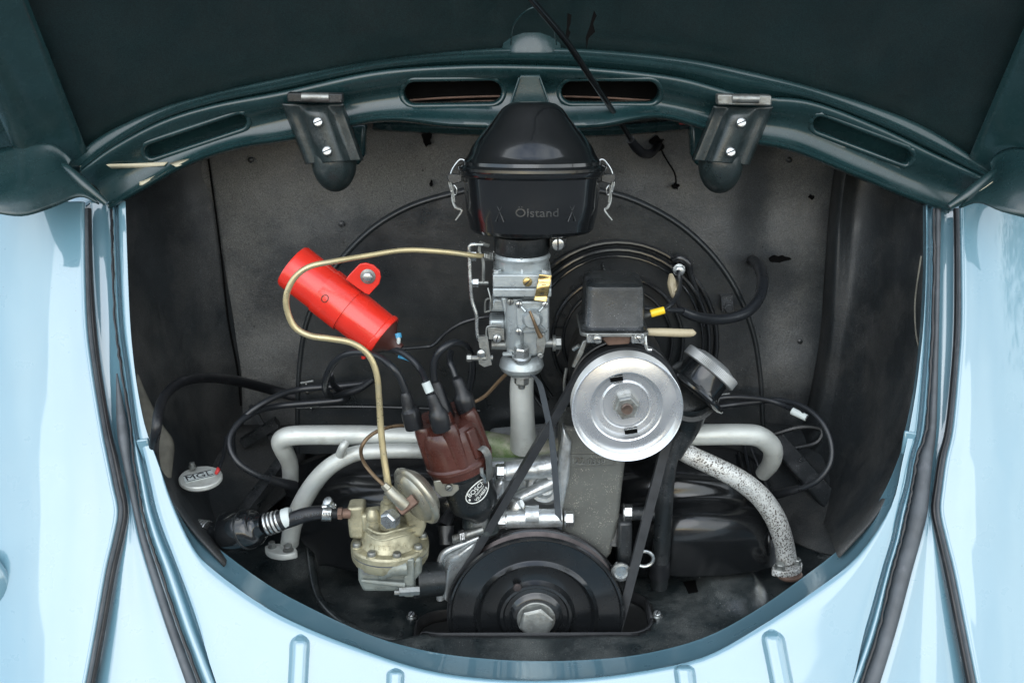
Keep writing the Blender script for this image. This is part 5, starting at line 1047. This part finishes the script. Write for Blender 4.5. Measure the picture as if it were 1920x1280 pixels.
# ================================================================== IGNITION WIRES
def wire(label, pts, r, boot=None, boots=None, grp='ignition wires', mat='cable', marker=None):
    o = thing('ignition_wire', label, 'wire', P(*pts[0]), grp)
    mb = MB(); mb.tube(pts, r, 12); mb.build('wire', mat, o)
    if boot:
        mb = MB(); mb.tube(boot[0], boot[1], 22, 2); mb.build('boot', 'black_rubber', o)
    if marker:
        mb = MB(); mb.tube(marker[0], marker[1], 16, 2); mb.build('number_sleeve', 'white', o)
    return o
BY = -.012
wire('black ignition wire from the leftmost distributor tower, looping up and left round a coil', [(764, 744, BY), (752, 712, BY), (735, 688, BY), (712, 670, .0), (680, 661, .01), (650, 664, .02), (626, 680, .035), (613, 705, .05), (610, 730, .07), (622, 742, .10), (645, 738, .12), (675, 728, .13), (698, 712, .14)], 6.6,
     ([(777, 802, BY), (774, 790, BY), (769, 770, BY), (766, 764, BY), (761, 742, BY), (759, 735, BY)], [17, 18, 17.5, 12, 11, 8]))
wire('black ignition wire with pale number sleeve, rising from the front tower', [(808, 740, BY - .010), (800, 718, BY - .008), (789, 694, .0), (770, 672, .01), (745, 657, .02), (715, 655, .03), (700, 662, .04)], 6.6,
     ([(829, 806, BY - .012), (826, 795, BY - .012), (821, 775, BY - .012), (818, 766, BY - .012), (810, 745, BY - .012), (808, 738, BY - .012)], [17, 18.5, 18, 13, 10.5, 8]), marker=([(806, 735, BY - .011), (798, 716, BY - .009)], [8.5, 8.5]))
wire('black ignition wire from the rear right tower, ending straight above it', [(857, 716, .02), (850, 695, .025), (843, 678, .03), (845, 660, .045)], 6.6,
     ([(876, 772, .012), (873, 760, .012), (868, 742, .012), (866, 735, .012), (858, 714, .014), (856, 708, .014)], [17, 19, 18.5, 13, 11, 8]))
wire('black ignition wire arching from the centre tower over to the right', [(817, 722, .02), (813, 700, .02), (815, 675, .02), (830, 653, .02), (855, 642, .03), (878, 655, .045), (886, 690, .06), (880, 730, .07)], 7,
     ([(838, 790, .012), (830, 765, .012), (826, 752, .012), (820, 728, .014), (817, 715, .014)], [17, 17, 15, 12, 8]))
wire('black ignition wire bending sharply and sweeping round the lower left of the bay', [(618, 700, .06), (626, 722, .10), (640, 735, .13), (652, 745, .14), (640, 750, .145), (600, 754, .145), (560, 757, .145), (520, 761, .14), (480, 771, .12), (447, 793, .10), (431, 820, .085), (434, 848, .075), (455, 874, .07), (490, 893, .075), (530, 904, .09), (550, 909, .10)], 6.2,
     ([(505, 898, .078), (530, 905, .088), (552, 911, .10)], [8, 9, 10]))
wire('black ignition wire held by the upper shroud clip at the left', [(700, 712, .14), (680, 719, .145), (645, 723, .147), (600, 726, .147), (560, 730, .145), (520, 742, .13), (480, 764, .115), (450, 790, .11), (436, 815, .11), (438, 850, .12)], 6)
wire('upper of two black ignition wires crossing at the right, ending in a pale sleeve', [(1320, 752, .14), (1360, 745, .145), (1400, 745, .14), (1440, 750, .13), (1470, 760, .12), (1500, 775, .10), (1513, 784, .095)], 5, marker=([(1485, 770, .105), (1512, 783, .095)], [7, 6.5]))
wire('lower black ignition wire at the right, looping down to the cylinder cowling', [(1325, 765, .14), (1370, 759, .145), (1410, 754, .14), (1460, 750, .13), (1505, 762, .11), (1540, 790, .09), (1558, 830, .075), (1556, 870, .065), (1530, 903, .065), (1490, 918, .08), (1460, 924, .10)], 5.4,
     ([(1500, 915, .075), (1480, 920, .085), (1456, 926, .10)], [7, 8.5, 9]))
mb = MB(); mb.tube([(700, 655, .12), (745, 654, .13), (798, 650, .14), (815, 645, .14), (835, 625, .14), (865, 606, .14), (905, 595, .14), (945, 592, .13)], 3.4, 8); tag(mb.build('thin_wire', 'cable'), 'thin black wire crossing the fan shroud behind the carburettor', 'wire')
mb = MB(); mb.tube([(292, 880, .02), (288, 840, .01), (294, 800, .0), (298, 770, .02), (310, 740, .06), (340, 716, .10), (385, 708, .15), (440, 713, .22), (500, 728, .27), (560, 745, .28)], 9.5, 14); tag(mb.build('heater_cable', 'black_rubber'), 'thick black hose arching across the left side board', 'hose')

# ================================================================== ROUND GAUGE CAP
gp = thing('sender_cap', 'round pale metal cap with printed MGL label on the shelf at far left', 'cap', P(376, 893, .05))
g0 = P(376, 893, .05); kg2 = K(376, 893, .05); gax = Vector((.02, -.10, 1)).normalized()
mb = MB(); mb.lathe(g0, gax, [(-.006, 37 * kg2), (-.004, 40 * kg2), (-.001, 40 * kg2), (.0, 38.5 * kg2), (.0005, 0)], 56); mb.build('disc', 'manifold', gp, sharp=30)
gu = Vector((.87, .49, 0)); gu = (gu - gax * gu.dot(gax)).normalized(); gv = gax.cross(gu)
mb = MB(); cG = g0 + gax * .0008 + gu * -3 * kg2; mb.box(cG, (27 * kg2, 12 * kg2, .0003), Matrix((gu, gv, gax)).transposed()); lbp = mb.build('paper_label', 'white', gp)
mb = MB(); text_mb(mb, 'MGL', 23 * kg2, lambda x, y, z: cG + gu * x * 1.1 + gv * y + gax * (z + .0004), .0003)
for s_ in (-1, 1): mb.box(cG + gv * s_ * 11 * kg2 + gax * .0005, (26 * kg2, .6 * kg2, .0002), Matrix((gu, gv, gax)).transposed())
mb.build('label_print', 'ink', lbp)
mb = MB(); q = P(361, 878, .06); mb.lathe(q, gax, [(0, .004), (.003, .004), (.003, .0028), (.007, .0028), (.0075, .002)], 14); mb.build('threaded_post', 'dull_steel', gp)
mb = MB(); mb.tube([(405, 888, .045), (408, 882, .046), (412, 873, .055)], [3, 4, 3], 8); mb.build('red_lead', 'redtag', gp)
mb = MB(); mb.tube([(410, 880, .048), (414, 868, .06), (420, 850, .09), (424, 820, .13)], 4, 8); mb.build('black_lead', 'cable', gp)

# ================================================================== TREE behind the photographer, mirrored in the right fender
tr = thing('leafy_tree', 'leafy tree mirrored in the glossy right fender', 'tree', (9.0, -3.2, -.9))
mb = MB(); mb.tubew([Vector((9.0, -3.2, -.9)), Vector((8.9, -3.2, 1.5)), Vector((8.5, -3.2, 3.4)), Vector((7.3, -3.3, 4.6)), Vector((5.2, -3.4, 5.0))], [.22, .18, .14, .08, .02], 12, 4)
for k in range(9):
    b0 = Vector((8.5, -3.2, 3.4)).lerp(Vector((5.2, -3.4, 5.0)), k / 9); a = k * 2.4; b1 = b0 + Vector((math.cos(a) * 1.0, math.sin(a) * .8, .5)); mb.tubew([b0, b0.lerp(b1, .5) + Vector((0, 0, .1)), b1], [.05, .03, .01], 6, 3)
mb.build('trunk', 'rust', tr)
mb = MB(); rnd = random.Random(3)
for cidx in range(60):
    a = rnd.uniform(0, 6.28); rr = 1.35 * math.sqrt(rnd.random()); cz = 4.75 + rnd.uniform(-1.0, 1.1) + .25 * rr; c = Vector((5.7 + rr * 1.25 * math.cos(a), -3.5 + rr * math.sin(a) * .9, cz))
    for k in range(70):
        q = c + Vector((rnd.gauss(0, .26), rnd.gauss(0, .26), rnd.gauss(0, .20))); u = Vector((rnd.gauss(0, 1), rnd.gauss(0, 1), rnd.gauss(0, 1))).normalized(); v = u.orthogonal().normalized()
        mb.add([q, q + u * .035 + v * .022, q + u * .085, q + u * .035 - v * .022], [(0, 1, 2, 3)])
mb.build('crown', 'leaf', tr, sharp=180)
